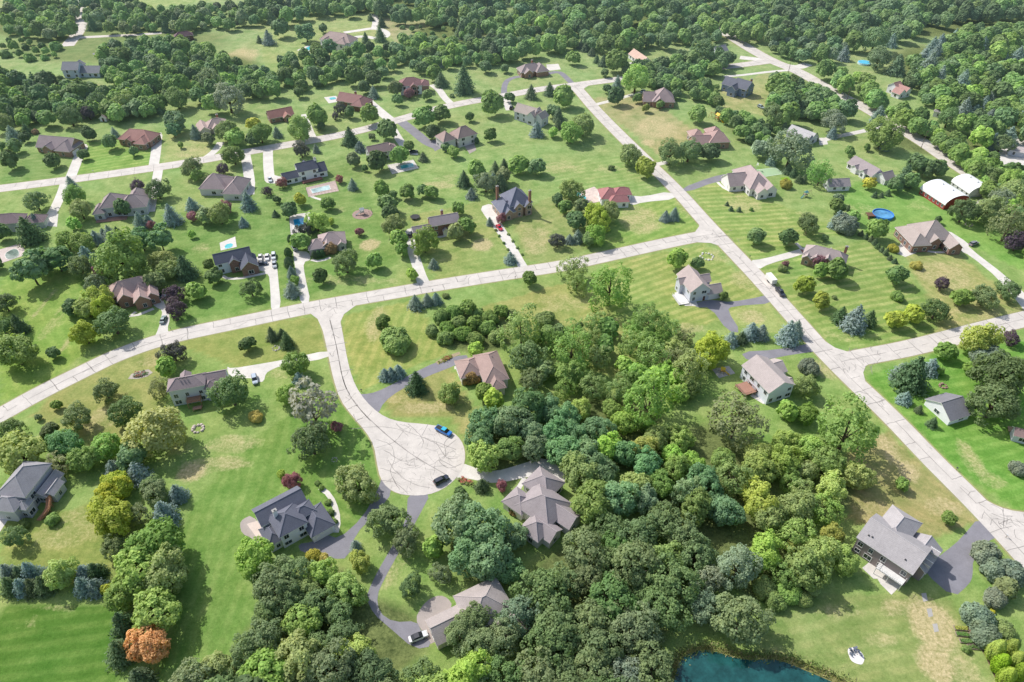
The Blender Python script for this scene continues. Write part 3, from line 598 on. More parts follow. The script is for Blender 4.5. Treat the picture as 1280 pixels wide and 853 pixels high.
HS = [
 ('H1', 'pale far left house', 'pale two-storey house with grey roof alone among far left trees', (78, 90), (122, 90), 4, [(0, .45, 0, .4, 5.5, 'x'), (.43, 1, .05, .4, 3.2, 'x'), (.1, .35, .35, .65, 4.5, 'y')], (.20, .20, .215), (.55, .60, .66), dict()),
 ('H2', 'dark brown far house', 'small dark brown house at the end of the thin far lane', (219, 47), (241, 44), 3.5, [(0, 1, 0, .5, 3.5, 'h'), (.1, .4, -.15, .3, 3.3, 'y')], (.13, .09, .10), (.2, .14, .13), dict()),
 ('H3', 'grey-roofed brick house at far left', 'brick house with grey gabled roof and red shrub by its front', (45, 183), (90, 187), 3.4, [(0, .95, 0, .5, 3.4, 'x'), (.6, 1, -.12, .4, 3.3, 'h'), (.25, .5, -.1, .3, 3.6, 'y')], MAU, bP, dict(brick=True, g=[(1, 'r', .4)])),
 ('H4', 'red-brown roofed brick house', 'low brick house with red-brown hipped roof and short straight driveway', (148, 174), (187, 177), 3.4, [(0, 1, 0, .55, 3.4, 'h'), (.62, .95, -.2, .35, 3.3, 'h'), (.25, .45, -.08, .3, 3.6, 'y')], (.30, .17, .15), bP, dict(brick=True)),
 ('H5', 'pink-roofed house under the silvery tree', 'white house with pinkish roof in front of the big silvery tree', (249, 163), (285, 156), 3.3, [(0, .35, -.1, .6, 3.2, 'y'), (.3, 1, 0, .5, 3.5, 'h'), (.45, .7, -.12, .3, 3.6, 'y')], PNK, wC, dict(chim=[(.75, .4)])),
 ('H6', 'plain red-brown roofed ranch', 'small ranch house with plain red-brown gable roof beside narrow drive', (337, 148), (367, 142), 3.2, [(0, 1, 0, .55, 3.2, 'x'), (.55, .85, -.18, .3, 3.1, 'y')], RED, bP, dict(brick=True)),
 ('H7', 'red-brown ranch with small pool', 'brick ranch house with red-brown roof and small pool at its left', (421, 125), (457, 131), 3.2, [(0, .75, 0, .45, 3.2, 'x'), (.62, 1, -.2, .4, 3.2, 'h')], (.25, .145, .135), bR, dict(brick=True, chim=[(.5, .3)])),
 ('H8', 'maroon-roofed two-storey house', 'white and brick two-storey house with maroon roof above curved drive', (500, 108), (536, 106), 5.6, [(0, .75, 0, .5, 5.6, 'h'), (.7, 1, .02, .45, 5, 'h', 1), (.35, .6, -.08, .3, 5.5, 'y', 1)], MAR, wW, dict(wall2=bP)),
 ('H9', 'white mansion', 'large white far house with pinkish roof beside loop drive and pool', (400, 49), (437, 54), 6.4, [(0, 1, 0, .45, 6.4, 'h'), (.6, .9, -.12, .3, 6, 'h'), (.1, .4, -.1, .3, 5.8, 'y')], PNK, wW, dict()),
 ('H10', 'taupe-roofed house with white pool deck', 'taupe-roofed two-storey house with bright pool deck at its right', (462, 193), (488, 187.5), 5, [(0, 1, 0, .62, 5.2, 'x'), (.9, 1.45, .2, .85, 3.2, 'h')], (.26, .19, .18), (.52, .51, .50), dict()),
 ('H11', 'twin-peaked tan house', 'tan house with two peaked hip roofs at the end of grey asphalt drive', (573, 174), (596, 167.5), 5, [(0, 1, 0, .75, 5.2, 'h'), (-.72, -.1, .1, .85, 5, 'h'), (-.15, .1, .25, .7, 4, 'h')], (.27, .20, .185), (.58, .56, .53), dict(pitch=.75)),
 ('H12', 'navy-roofed house with rear pool', 'white two-storey house with long navy roof and brick-edged pool behind', (373, 214.7), (397, 209.5), 5.6, [(0, 1, 0, .75, 5.6, 'x'), (-.8, .02, .02, .6, 3.1, 'x'), (.92, 1.45, 0, .8, 3.4, 'x'), (.35, .75, .6, 1.05, 4.5, 'y')], NAV, wW, dict(near='w', chim=[(1.0, .35)], decks=[(.05, 1.1, -.3, 0, .5, (.34, .17, .13), False)])),
 ('H13', 'brick house by the asphalt loop', 'grey-roofed brick house on asphalt loop drive left of the upper junction', (652, 91), (684, 87), 3.3, [(0, .85, 0, .5, 3.3, 'h'), (.55, 1, -.15, .5, 3.3, 'h'), (.1, .4, -.12, .3, 3.3, 'y')], (.24, .20, .20), bP, dict(brick=True, chim=[(.55, .4)])),
 ('H14', 'pale two-storey house with twin gables', 'pale grey two-storey house with tan roof and twin front gables', (643, 138), (667, 145), 5.4, [(0, 1, 0, .5, 5.4, 'x'), (.72, 1.1, -.1, .55, 5.3, 'y'), (1.05, 1.42, 0, .5, 5.0, 'y')], (.33, .28, .255), (.55, .56, .58), dict(pitch=.85)),
 ('H15', 'long low barn-like house', 'long low white house with pinkish tan roof at the wood edge', (786, 67), (802, 78), 3, [(0, 1, 0, .4, 3, 'x')], (.42, .30, .25), wW, dict()),
 ('H16', 'hip-roofed house on the dry corner lawn', 'brick house with tall taupe hip roof above dry corner lawn', (805, 127), (843, 128), 3.5, [(0, .36, .1, .6, 3.3, 'x'), (.3, 1, 0, .75, 3.6, 'h'), (.4, .62, -.05, .4, 4.4, 'y')], (.26, .205, .205), bP, dict(brick=True, pitch=.75)),
 ('H17', 'small white house by the far road', 'small white house with steep grey roof beside the far road', (896, 66), (910, 63), 4.2, [(0, 1, 0, .7, 4.5, 'x'), (0, .4, -.2, .3, 4, 'y')], (.2, .2, .22), (.62, .66, .72), dict()),
 ('H18', 'slate-blue house', 'slate-blue two-storey house with dark roof near the far road', (903, 103), (934, 112), 5, [(0, .55, 0, .5, 4.5, 'x'), (.45, 1, -.05, .5, 5.2, 'x'), (.4, .7, -.3, .3, 4.8, 'y')], (.11, .115, .14), (.22, .27, .36), dict(chim=[(.95, .3)])),
 ('H19', 'rambling brick house with yellow playset', 'rambling brick house with pinkish hip roofs and yellow playset behind', (867, 180), (912, 178), 3.5, [(0, .5, 0, .4, 3.4, 'x'), (.45, 1, 0, .55, 3.8, 'h'), (.05, .4, .3, .75, 3.9, 'h'), (.55, .95, .35, .8, 4.2, 'h')], (.29, .20, .185), bP, dict(brick=True)),
 ('H20', 'white cottage in the right woods', 'white cottage with red-brown gables among trees right of the diagonal road', (1107, 108), (1128, 116), 4, [(0, .5, .2, .7, 4.5, 'y'), (.35, 1, .3, .7, 4, 'x'), (.5, .95, -.1, .4, 3.2, 'x')], (.32, .19, .17), wW, dict()),
 ('H21', 'grey house deep in the right woods', 'grey-roofed house almost buried in the right-hand woods', (1168, 139), (1206, 148), 3.2, [(0, .55, 0, .5, 3.2, 'h'), (.5, 1, .05, .5, 3.2, 'x')], (.24, .22, .22), (.55, .55, .55), dict()),
 ('H22', 'pale grey hip house behind trees', 'pale grey-roofed house half hidden behind a silvery tree', (984, 164), (1013, 175), 3.2, [(0, 1, 0, .5, 3.2, 'x'), (.5, .95, -.15, .3, 3.1, 'x')], (.36, .345, .35), wG, dict()),
 ('H23', 'long white ranch near the barn', 'long white ranch house with taupe roof and two small front gables', (1060, 203), (1090, 220), 3.1, [(0, 1, 0, .48, 3.1, 'x'), (.95, 1.35, .2, .6, 2.9, 'y'), (.25, .45, -.08, .2, 3.1, 'y'), (.6, .8, -.08, .2, 3.1, 'y')], (.25, .215, .22), wW, dict(g=[(1, 'f', .5)])),
 ('H24', 'large grey roof at right edge', 'building with broad pale grey roof at the right edge of the woods', (1262, 187), (1292, 193), 3, [(0, 1, 0, .6, 3, 'x')], (.36, .31, .30), wG, dict(pitch=.25)),
 ('H25', 'tiny white house at top', 'tiny white house glimpsed through trees at the very top right', (1118, 8), (1132, 9), 3, [(0, 1, 0, .6, 3, 'x')], (.4, .38, .38), wW, dict()),
 ('H27', 'purple-brown house at left edge', 'house with purple-brown hip roof cut by the left edge', (-10, 281), (26, 278), 4.5, [(0, 1, 0, .6, 4.5, 'h'), (1.02, 1.7, .1, .6, 3.2, 'h')], (.215, .16, .165), (.52, .53, .55), dict(g=[(1, 'r', .5)])),
 ('H28', 'many-hipped taupe house', 'taupe house with several steep hip roofs and a rear terrace', (116, 267), (182, 260), 3.8, [(0, .2, 0, .35, 3.4, 'h'), (.14, .58, .08, .52, 5, 'h'), (.5, 1, .04, .45, 4, 'h'), (.62, .95, .3, .75, 4.2, 'h')], (.25, .205, .205), (.45, .47, .50), dict(pitch=.75, near=True, decks=[(.02, .6, -.1, .06, .3, (.42, .25, .20), False)])),
 ('H29', 'mauve-roofed ranch', 'mauve-roofed ranch house with rear porch beside long curved drive', (247, 239), (302, 240), 3.5, [(0, .58, .1, .66, 3.6, 'h'), (.6, 1, -.1, .6, 3.5, 'h'), (.4, .7, .2, .6, 3.3, 'x')], (.255, .205, .205), (.55, .54, .53), dict(near=True, pitch=.7)),
 ('H30', 'navy-roofed brick house with five cars', 'navy-roofed white and brick house with several cars parked at right', (269.5, 330), (314, 320), 5.4, [(0, 1, 0, .45, 5.4, 'x'), (.36, .64, -.08, .3, 5, 'y', 1), (.64, 1.1, -.4, .25, 3.9, 'y', 1)], NAV, (.58, .63, .70), dict(wall2=bR, near=True, pitch=.72, g=[(2, 'r', .4)])),
 ('H31', 'red-brown brick house beside purple trees', 'red-brown roofed brick house between the large bright tree and purple trees', (137, 370), (191, 357), 4.9, [(0, 1, 0, .5, 4.2, 'h'), (.15, .5, -.22, .3, 4, 'y'), (.52, .86, -.45, .3, 4, 'y'), (.8, 1.06, -.36, .2, 3.8, 'y')], (.34, .245, .225), (.34, .19, .15), dict(brick=True, near=True, pitch=.75, vents=[(.8, .1, 6.0)])),
 ('H32', 'pink-roofed house with blue pool', 'pinkish hip-roofed house with orange shrub in front and blue pool behind', (399.6, 307.7), (431.8, 303.4), 3.5, [(0, 1, 0, .8, 3.5, 'h'), (-.42, .25, -.12, .5, 3.2, 'h'), (.1, .5, -.08, .4, 3.7, 'y'), (.7, .98, -.06, .3, 3.5, 'y')], (.31, .245, .24), (.40, .38, .37), dict(near=True, g=[(1, 'l', .5)])),
 ('H33', 'red brick colonial', 'red brick colonial house with white portico and lower garage wing', (539, 282), (574, 276), 5.8, [(0, 1, 0, .5, 5.8, 'x'), (-.62, .01, .03, .42, 3.2, 'x', 1), (.4, .58, -.1, .08, 3, 'y', 1)], (.27, .225, .235), bR, dict(brick=True, wall2=wW, near=True, chim=[(.5, .44)], g=[(1, 'l', .5)])),
 ('H34', 'slate-roofed brick mansion', 'tall orange brick house with slate-blue many-gabled roof and red car drive', (626.6, 266.4), (665.5, 258), 3.8, [(0, .42, -.05, .72, 3.6, 'h'), (.3, 1, .05, .8, 5.6, 'h'), (.42, .68, -.04, .4, 5.4, 'y'), (.75, .97, -.05, .3, 5.2, 'y'), (.1, .33, -.1, .3, 3.9, 'y')], (.135, .14, .18), bT, dict(brick=True, near=True, pitch=.85, chim=[(.9, -.02), (.12, .6)])),
 ('H35', 'dark red hip-roofed ranch', 'low ranch house with dark red hip roofs and white garage front', (763, 253), (786, 252), 3.2, [(0, 1, 0, .6, 3.2, 'h'), (-.4, .45, .35, 1.4, 3.4, 'h'), (.35, 1.3, .75, 1.45, 3.1, 'h')], (.29, .135, .135), wW, dict(near=True, g=[(0, 'r', .5)])),
 ('H36', 'grey gabled house with white terrace', 'light grey house with steep taupe gable roof and white rear terrace', (863.9, 364.5), (888.3, 360.7), 5.4, [(0, 1, 0, 1.5, 5.4, 'y'), (.9, 1.65, -.02, .62, 3.2, 'x'), (.9, 1.35, .7, 1.2, 5, 'x'), (-.2, .3, .75, 1.2, 5.0, 'x')], (.31, .255, .245), (.50, .53, .57), dict(near=True, pitch=.7, d=(0, 'f', .75), g=[(1, 'f', .5)], decks=[(-.55, -.02, -.1, .72, .4, (.66, .64, .62), True)])),
 ('H37', 'white gabled house by the sport court', 'white house with brown gables beside the pale green sport court', (913, 232), (960, 227.6), 3.4, [(0, .45, 0, .5, 3.2, 'x'), (.38, .95, -.3, .72, 3.8, 'h'), (.5, .76, -.5, .2, 3.7, 'y'), (.72, 1.02, -.45, .3, 3.9, 'y')], (.30, .24, .235), (.68, .66, .63), dict(near=True, pitch=.72, g=[(0, 'l', .5)])),
 ('H38', 'brick house behind the red maple shrub', 'pink brick house with taupe roof and dark red shrub at the entrance', (1005, 317), (1056, 330), 4.2, [(0, 1, 0, .42, 4.2, 'h'), (.0, .2, -.12, .3, 3.6, 'y'), (.2, .42, -.1, .3, 3.8, 'y'), (.46, .7, -.1, .4, 4.4, 'y')], (.285, .235, .23), bP, dict(brick=True, near=True, pitch=.7, chim=[(.92, .42)], g=[(1, 'l', .5)])),
 ('H39', 'tan-roofed brick house with patio', 'brick house with broad tan roof, stone patio and long white driveway', (1146.4, 305.2), (1197, 302.7), 3.7, [(-.12, .3, -.05, .75, 3.6, 'h'), (.2, .95, .1, .8, 4.2, 'h'), (.7, 1, -.22, .5, 3.6, 'y'), (.36, .6, .02, .4, 4.3, 'y')], (.285, .24, .225), (.27, .155, .125), dict(brick=True, near=True, pitch=.72, g=[(2, 'r', .4)], d=(1, 'f', .5))),
 ('H41', 'small white garage', 'small white outbuilding with plain taupe gable roof on striped lawn', (1037, 233), (1063, 232), 2.8, [(0, 1, 0, .6, 2.8, 'x')], (.24, .21, .215), wW, dict(cat='shed')),
 ('H42', 'three-storey grey house', 'pale grey three-storey house with mauve roof and raised rear deck', (210.1, 488.9), (254.6, 480.8), 7, [(0, 1, 0, .5, 7, 'h'), (.97, 1.6, .15, .68, 5.6, 'x'), (.3, .55, .4, .75, 6.4, 'y'), (1.0, 1.35, -.05, .3, 5.4, 'h')], (.225, .18, .185), (.50, .53, .57), dict(near=True, sp=2.6, decks=[(.42, .82, -.25, 0, 2.8, (.34, .19, .13), True), (.55, .8, -.4, -.26, .9, (.36, .22, .16), False)], g=[(1, 'r', .5)], vents=[(.35, .2, 9.3), (.45, .2, 9.3), (.55, .2, 9.3)])),
 ('H43', 'grey house at left edge with wooden stair', 'large grey house with curved wooden stair at the left edge', (30.6, 620.6), (62, 580.5), 6.5, [(0, 1, 0, .7, 6.5, 'h'), (.25, .95, -.25, .05, 3.5, 'x'), (.3, .7, -.42, -.2, 3.6, 'x'), (-.35, .1, .1, .7, 5, 'h'), (-.22, .04, -.08, .2, 4.2, 'h')], (.23, .22, .235), (.42, .43, .45), dict(near=True)),
 ('H44', 'navy-roofed house by the court', 'large white house with dark navy many-hipped roof and brick patio', (349.6, 669.6), (381.5, 652.1), 5.6, [(0, 1.02, -.04, 1.05, 5.6, 'h'), (-.34, 1.42, .85, 1.72, 5.5, 'x'), (.8, 1.5, .3, .85, 5.2, 'h'), (.97, 1.86, -.5, .68, 3.1, 'h'), (-.45, .1, .05, .9, 3.4, 'h')], (.105, .108, .135), (.68, .69, .71), dict(near='w', pitch=.55, sp=2.6, chim=[(.22, .75)], g=[(3, 'f', .5)])),
 ('H45', 'red-brown hipped house', 'long house with red-brown hip roofs at the end of curved asphalt drive', (577, 472.7), (605.3, 466.8), 3.4, [(0, .95, 0, 1.1, 3.4, 'h'), (.85, 1.85, -.7, 1.1, 4.2, 'h'), (1.0, 1.6, -1.1, -.2, 3.6, 'h')], (.265, .19, .172), wC, dict(near=True, pitch=.55, sp=2.6, g=[(0, 'l', .7)], vents=[(.3, .5, 4.6), (1.5, .5, 6.2)])),
 ('H46', 'mauve many-gabled house', 'mauve-roofed house with several gables wedged into the wood below the court', (679, 631.6), None, 3.6, [(-5.5, 5.5, -5, 5, 4, 'h'), (-9, -.5, 2.5, 10, 3.3, 'h'), (-9.5, -3, -6, 0, 3.3, 'h'), (0, 6, -10, -4, 3.6, 'h'), (3, 10, -1.5, 4, 3.8, 'x'), (3, 8.5, -8, -3, 3.5, 'x')], (.235, .205, .21), (.58, .56, .53), dict(yaw=-40, near=True, pitch=.6, vents=[(1.5, 1, 5.8), (-1.5, 1.6, 6), (-7, -4, 4)])),
 ('H47', 'pinkish house under oaks', 'pinkish tan roofed house mostly covered by oaks near the paved forecourt', (603, 757), None, 3.6, [(-5, 6, -5, 5, 4, 'h'), (-13.5, -4.5, -3.5, 3, 3.3, 'x'), (1, 9, -10, -4, 3.4, 'x')], (.27, .235, .225), wC, dict(yaw=28, near=True, pitch=.5)),
 ('H48', 'white shed with grey roof', 'white shed with plain grey roof on lawn right of the street', (1188.2, 525), (1213.3, 517), 2.6, [(0, 1, 0, 1.2, 2.6, 'x')], (.16, .155, .17), (.75, .76, .78), dict(near=True, pitch=.5, cat='shed', sp=6)),
 ('H49', 'white house with wooden deck', 'white house with taupe gable roof, brick base and wooden deck on its left side', (962, 490.2), (992.8, 480.2), 5.8, [(0, 1, 0, 1.42, 5.8, 'y'), (.9, 1.45, .85, 1.5, 3.2, 'x'), (.9, 1.25, .2, .6, 3.1, 'x')], (.32, .275, .265), (.66, .69, .74), dict(near=True, pitch=.45, sp=2.7, decks=[(-.5, -.02, .5, 1.05, 1.6, (.36, .20, .15), True)], vents=[(.4, .8, 7.5), (.55, .9, 7.6), (.5, .4, 7.6)])),
 ('H50', 'taupe three-storey house with white terrace', 'taupe three-storey house with wide grey roof and white rear terrace', (1073.4, 670.8), (1141, 715.9), 6.4, [(0, 1, 0, .72, 6.4, 'x'), (.12, .64, .3, 1.15, 6.0, 'h'), (.66, 1.14, .3, .98, 4.4, 'y')], (.285, .265, .27), (.25, .215, .20), dict(near=True, pitch=.48, sp=2.3, g=[(2, 'r', .3), (2, 'r', .72)], decks=[(.5, .98, -.17, -.01, 2.7, (.66, .64, .62), True)], vents=[(.12, .1, 7.2), (.18, .11, 7.3), (.8, .1, 7.2)])),
 ('H51', 'brown-roofed house at right edge', 'brown-roofed house with timber deck cut by the right edge', (1269, 543), (1292, 549), 3, [(0, 1, 0, .7, 3, 'x')], (.22, .15, .14), wG, dict(decks=[(-.1, .4, .75, 1.2, .6, (.50, .33, .20), False)])),
]
ROOT = {}
for k, short, label, A, B, h0, wings, roof, wall, kw in HS:
    nm = {'shed': 'garden_shed'}.get(kw.get('cat', ''), 'house')
    ROOT[k] = house(nm, short, label, A, B, h0, wings, roof, wall, **kw)
# terrace paving and details around single houses
sheet('terrace', T4([(125, 570), (215, 495), (250, 525), (330, 590), (470, 700), (460, 735), (385, 808), (290, 715), (260, 665), (225, 665)], 1060, 630, 7.1), CONC, .034)
sheet('terrace', T4([(75, 520), (110, 470), (200, 430), (330, 590), (430, 740), (380, 770), (300, 760), (200, 660), (100, 620)], 290, 590, Z8), PAVER, .0342, 1)
sheet('terrace', T4([(145, 520), (250, 490), (330, 600), (250, 660)], 290, 590, Z8), paving_mat('pale_stone', (.60, .50, .44)), .0384)
sheet('terrace', T4([(300, 490), (270, 540), (150, 540), (220, 600), (330, 650), (440, 610), (450, 580), (400, 520)], 1090, 240, Z8), CONC, .0344)
sheet('terrace', T4([(180, 370), (350, 330), (420, 500), (290, 500)], 820, 320, Z8), CONC, .0346)
sheet('terrace', T4([(300, 600), (360, 540), (470, 660), (430, 680)], 900, 420, Z8), CONC, .0348)
sheet('terrace', T4([(900, 340), (975, 310), (995, 370), (940, 400)], 440, 130, 6.4), PAVER, .0349)
# dormers on the taupe house
r50, L50 = ROOT['H50']
for yy in (.45, .76):
    dm = MB(); rr = MB(); roof_wing(rr, dm, 1.0 * L50, 1.155 * L50, (yy - .055) * L50, (yy + .055) * L50, 5.9, 'x', .6, .2)
    q = dm.build('dormer', siding_mat((.5, .48, .47)), r50); rr.build('dormer_roof', [roof_mat((.285, .265, .27)), WHITE, WHITE], q)
# curved wooden stair on the left-edge grey house
r43, L43 = ROOT['H43']; st = MB()
for i in range(16):
    t = i / 15; x = (.28 - .5 * t) * L43; y = (-.28 - .10 * math.sin(t * PI)) * L43; z = 2.6 * (1 - t)
    st.box(x - .5, x + .5, y - .7, y + .7, z, z + .12); st.box(x - .08, x + .08, y - .75, y - .68, z, z + 1.0); st.box(x - .5, x + .5, y - .77, y - .70, z + .95, z + 1.05)
    if i % 4 == 0: st.box(x - .08, x + .08, y - .6, y - .44, 0, z)
st.build('stair', mottled('timber', (.42, .22, .13), .2, 2), r43)

# arched-roof barn and its white neighbour
def arch_barn(name, label, short, A, B, dep, wh, wallc, roofc, bump):
    a, b_ = at(*A, wh), at(*B, wh); L = (b_ - a).length; rz = math.atan2(b_.y - a.y, b_.x - a.x); D = dep * L
    root = empty(name, (a.x, a.y, 0), rz, label, 'barn'); n = 14
    prof = [(D / 2 - math.cos(PI * i / n) * (D / 2 + .3), wh - .2 + math.sin(PI * i / n) * bump) for i in range(n + 1)]
    m = MB(); vs = [(-.3, y, z) for y, z in prof] + [(L + .3, y, z) for y, z in prof] + [(-.3, D / 2 + (y - D / 2) * .97, z - .15) for y, z in prof] + [(L + .3, D / 2 + (y - D / 2) * .97, z - .15) for y, z in prof]
    k = n + 1
    fs = [(i, k + i, k + i + 1, i + 1) for i in range(n)] + [(2 * k + i, 2 * k + i + 1, 3 * k + i + 1, 3 * k + i) for i in range(n)] + [(i, i + 1, 2 * k + i + 1, 2 * k + i) for i in range(n)] + [(k + i, 3 * k + i, 3 * k + i + 1, k + i + 1) for i in range(n)]
    m.add(vs, fs); rf = m.build('roof', mottled('white_metal', roofc, .06, .6, .45, spec=.4), root)
    wl = MB(); inner = [(D / 2 + (y - D / 2) * .965, z - .2) for y, z in prof[1:-1]]
    P = [(0, 0.0)] + [(0, wh - .3)] + inner + [(D, wh - .3), (D, 0.0)]
    nn = len(P); wl.add([(0, y, z) for y, z in P] + [(L, y, z) for y, z in P], [list(range(nn)), [nn + i for i in range(nn)][::-1], (0, nn, nn + 1, 1), (nn - 2, 2 * nn - 2, 2 * nn - 1, nn - 1)])
    wl.build('wall', mottled('barn_red', wallc, .15, 1), root)
    nw = int(L / 2.6)
    for i in range(nw):
        wo = link('window', WF, root, ((i + .5) * L / nw, 0, 1.5), 0); wo.scale = (.8, 1, .8); link('pane', WPN, wo)
    for t in (.3, .7):
        MB().tube([(0, 0, -.2), (0, 0, .5)], .35, 10).tube([(0, 0, .5), (0, 0, .65)], [.5, .1], 10).build('roof_vent', plain('zinc', (.6, .6, .6), .4), rf, (t * L, D / 2, wh + bump - .25))
    LAND.append((short, a.x + L / 2 * math.cos(rz), a.y + L / 2 * math.sin(rz), L)); return root
arch_barn('barn', 'red barn with a rounded white metal roof and a row of windows', 'red round-roofed barn', (1151, 236), (1181.5, 256), .85, 2.7, (.33, .07, .06), (.78, .78, .80), 3.9)
arch_barn('barn', 'all-white arched storage building behind the red barn', 'white arched building', (1190, 227), (1212, 242), .95, 2.4, (.6, .6, .6), (.80, .80, .80), 3.4)

# small white play house at the far left lawn edge
sh = house('garden_shed', 'tiny white shed', 'tiny white gabled shed beside a purple tree on the far left lawn', (124, 147.5), (132, 147.5), 2.2, [(0, 1, 0, .8, 2.2, 'y')], (.35, .3, .3), wW, cat='shed', nowin=True, d=(0, 'f', .5))
# gazebo behind the far row of trees
def gazebo(px, r, label, c):
    a = at(*px); root = empty('gazebo', a, 0, label, 'gazebo'); b = MB()
    for i in range(6):
        t = i * PI / 3; b = MB().box(-.1, .1, -.1, .1, 0, 2.4); b.build('post', WHITE, root, (math.cos(t) * r, math.sin(t) * r, 0))
    P = [(math.cos(i * PI / 3) * (r + .4), math.sin(i * PI / 3) * (r + .4), 2.4) for i in range(6)]
    MB().add(P + [(0, 0, 4)], [(i, (i + 1) % 6, 6) for i in range(6)] + [(5, 4, 3, 2, 1, 0)]).build('roof', roof_mat(c), root)
gazebo((456, 64), 2.6, 'small brown-roofed gazebo on the lawn below the white mansion', (.16, .11, .11))

# ------------------------------------------------------------------ pools, courts, play things
POOLW = water_mat((.10, .50, .55)); POOLB = water_mat((.03, .36, .62)); COP = plain('coping', (.66, .62, .58))
def wpoly(px): return ccw([at(*p) for p in px])
def pool(label, deck, waters, wm, deckm, smooth=1, fence=False):
    P = wpoly(deck); c = sum(P, Vector()) / len(P); root = empty('swimming_pool', c, 0, label, 'pool')
    MB().prism([(p.x - c.x, p.y - c.y) for p in P], 0, .06).build('pool_deck', deckm, root)
    for wv in waters:
        Q = [at(*p) for p in wv]
        if smooth: Q = chaikin(Q, smooth)
        Q = ccw(Q); cc = sum(Q, Vector()) / len(Q)
        MB().prism([((p.x - cc.x) * 1.06 + cc.x - c.x, (p.y - cc.y) * 1.06 + cc.y - c.y) for p in Q], .05, .13).build('coping', COP, root)
        MB().prism([(p.x - c.x, p.y - c.y) for p in Q], .08, .145).build('pool_water', wm, root)
    if fence:
        f = MB(); n = len(P)
        for i in range(n):
            a, b_ = P[i] - c, P[(i + 1) % n] - c; m = max(1, int((b_ - a).length / 1.6)); d = (b_ - a).normalized()
            f.tube([a + Vector((0, 0, 1.2)), b_ + Vector((0, 0, 1.2))], .04, 4)
            for j in range(m + 1): q = a.lerp(b_, j / m); f.tube([q, q + Vector((0, 0, 1.25))], .035, 4)
        f.build('fence', plain('fence_metal', (.05, .05, .05)), root)
    return root
DKL = mottled('pool_deck', (.62, .58, .54), .15, 1); DKB = mottled('brick_deck', (.46, .36, .32), .3, .8)
pool('turquoise pool on white deck beside the white mansion', [(371, 63), (385, 57), (399, 61), (384, 68)], [[(381, 61), (389, 57.5), (394, 60), (386, 64)]], POOLW, DKL)
pool('small pale pool left of the red-brown ranch house', [(405, 122), (420, 120), (425, 127), (411, 129.5)], [[(411, 123), (418, 121.5), (421, 124), (413, 125.5)]], POOLW, DKL)
pool('pale turquoise pool on bright deck behind the taupe-roofed house', [(484, 206.6), (516.5, 200), (523.6, 210.5), (490, 218)], [[(500, 207.5), (516, 204.5), (518, 208.5), (502, 211.5)]], POOLW, DKL, 0, True)
pool('white and turquoise pool edged in brick behind the navy-roofed house', [(382, 235), (419, 226), (423.5, 239), (385.6, 246.5)], [[(388.5, 237), (411, 232), (413, 237), (391, 242)]], water_mat((.42, .56, .54)), DKB, 0, True)
pool('small turquoise pool crowded with chairs behind the five-car house', [(274.5, 304), (294, 296), (296, 309), (276, 313.5)], [[(281, 306.5), (291, 304), (291, 309), (281, 312)]], POOLW, DKL)
pool('deep blue rectangular pool behind the pink-roofed house', [(361.5, 269.5), (388, 265.6), (387, 283), (372, 294), (363.5, 293.5)], [[(366.6, 275), (380.4, 272.5), (382.3, 280.7), (368.5, 284.5)]], POOLB, DKL, 0, True)
pool('drained pool with brown water on pale deck at the left edge', T4([(-20, 455), (110, 415), (130, 475), (0, 520)], 0, 200), [T4([(22, 468), (80, 440), (100, 470), (85, 490), (35, 502)], 0, 200)], water_mat((.20, .26, .22)), mottled('old_deck', (.55, .46, .42), .2, 1), 2)
pool('kidney pool with two turquoise basins behind the dark red ranch', T4([(60, 290), (100, 262), (190, 255), (300, 215), (380, 290), (390, 380), (270, 405), (120, 395)], 710, 210, 9.14), [T4([(80, 295), (130, 275), (150, 310), (110, 330)], 710, 210, 9.14), T4([(145, 330), (190, 315), (215, 355), (165, 380)], 710, 210, 9.14)], POOLW, mottled('stone_deck', (.55, .45, .40), .4, .5), 2)
# above-ground pool
c = at(1103, 270); root = empty('round_pool', c, 0, 'round above-ground pool with blue liner and brown step deck', 'pool')
b = MB(); n = 28; ro = 4.6
ring = [(math.cos(2 * PI * i / n), math.sin(2 * PI * i / n)) for i in range(n)]
b.add([(x * ro, y * ro, 0) for x, y in ring] + [(x * ro, y * ro, 1.25) for x, y in ring] + [(x * (ro - .25), y * (ro - .25), 1.25) for x, y in ring] + [(x * (ro - .25), y * (ro - .25), .7) for x, y in ring],
      [[k * n + i, k * n + (i + 1) % n, (k + 1) * n + (i + 1) % n, (k + 1) * n + i] for k in range(3) for i in range(n)])
b.build('pool_wall', plain('pool_wall', (.05, .22, .62)), root)
MB().add([(x * (ro - .26), y * (ro - .26), .75) for x, y in ring], [list(range(n))]).build('pool_water', water_mat((.10, .30, .52)), root)
dk = MB().box(-ro - 3, -ro + .4, -2.2, 1.2, 1.0, 1.15)
for i in range(4): dk.box(-ro - 3 + i * .0, -ro - 2.6, -2.2 - .3 * (i + 1), -2.2 - .3 * i, 0, .95 - .22 * i)
for x in (-ro - 2.9, -ro - .8): dk.box(x, x + .12, -2.1, -1.98, 0, 1.0).box(x, x + .12, 1.0, 1.12, 0, 1.0)
dk.build('step_deck', mottled('brown_deck', (.16, .085, .06), .2, 2), root)
c = at(1080, 80); root = empty('round_pool', c, 0, 'pale blue round pool in the grassy clearing at the upper right', 'pool')
b = MB().tube([(0, 0, 0), (0, 0, 1.1)], 4.2, 20); b.build('pool_wall', plain('pool_wall', (.55, .68, .78)), root); MB().tube([(0, 0, 1.0), (0, 0, 1.12)], 4.0, 20).build('pool_water', water_mat((.12, .5, .72)), root)
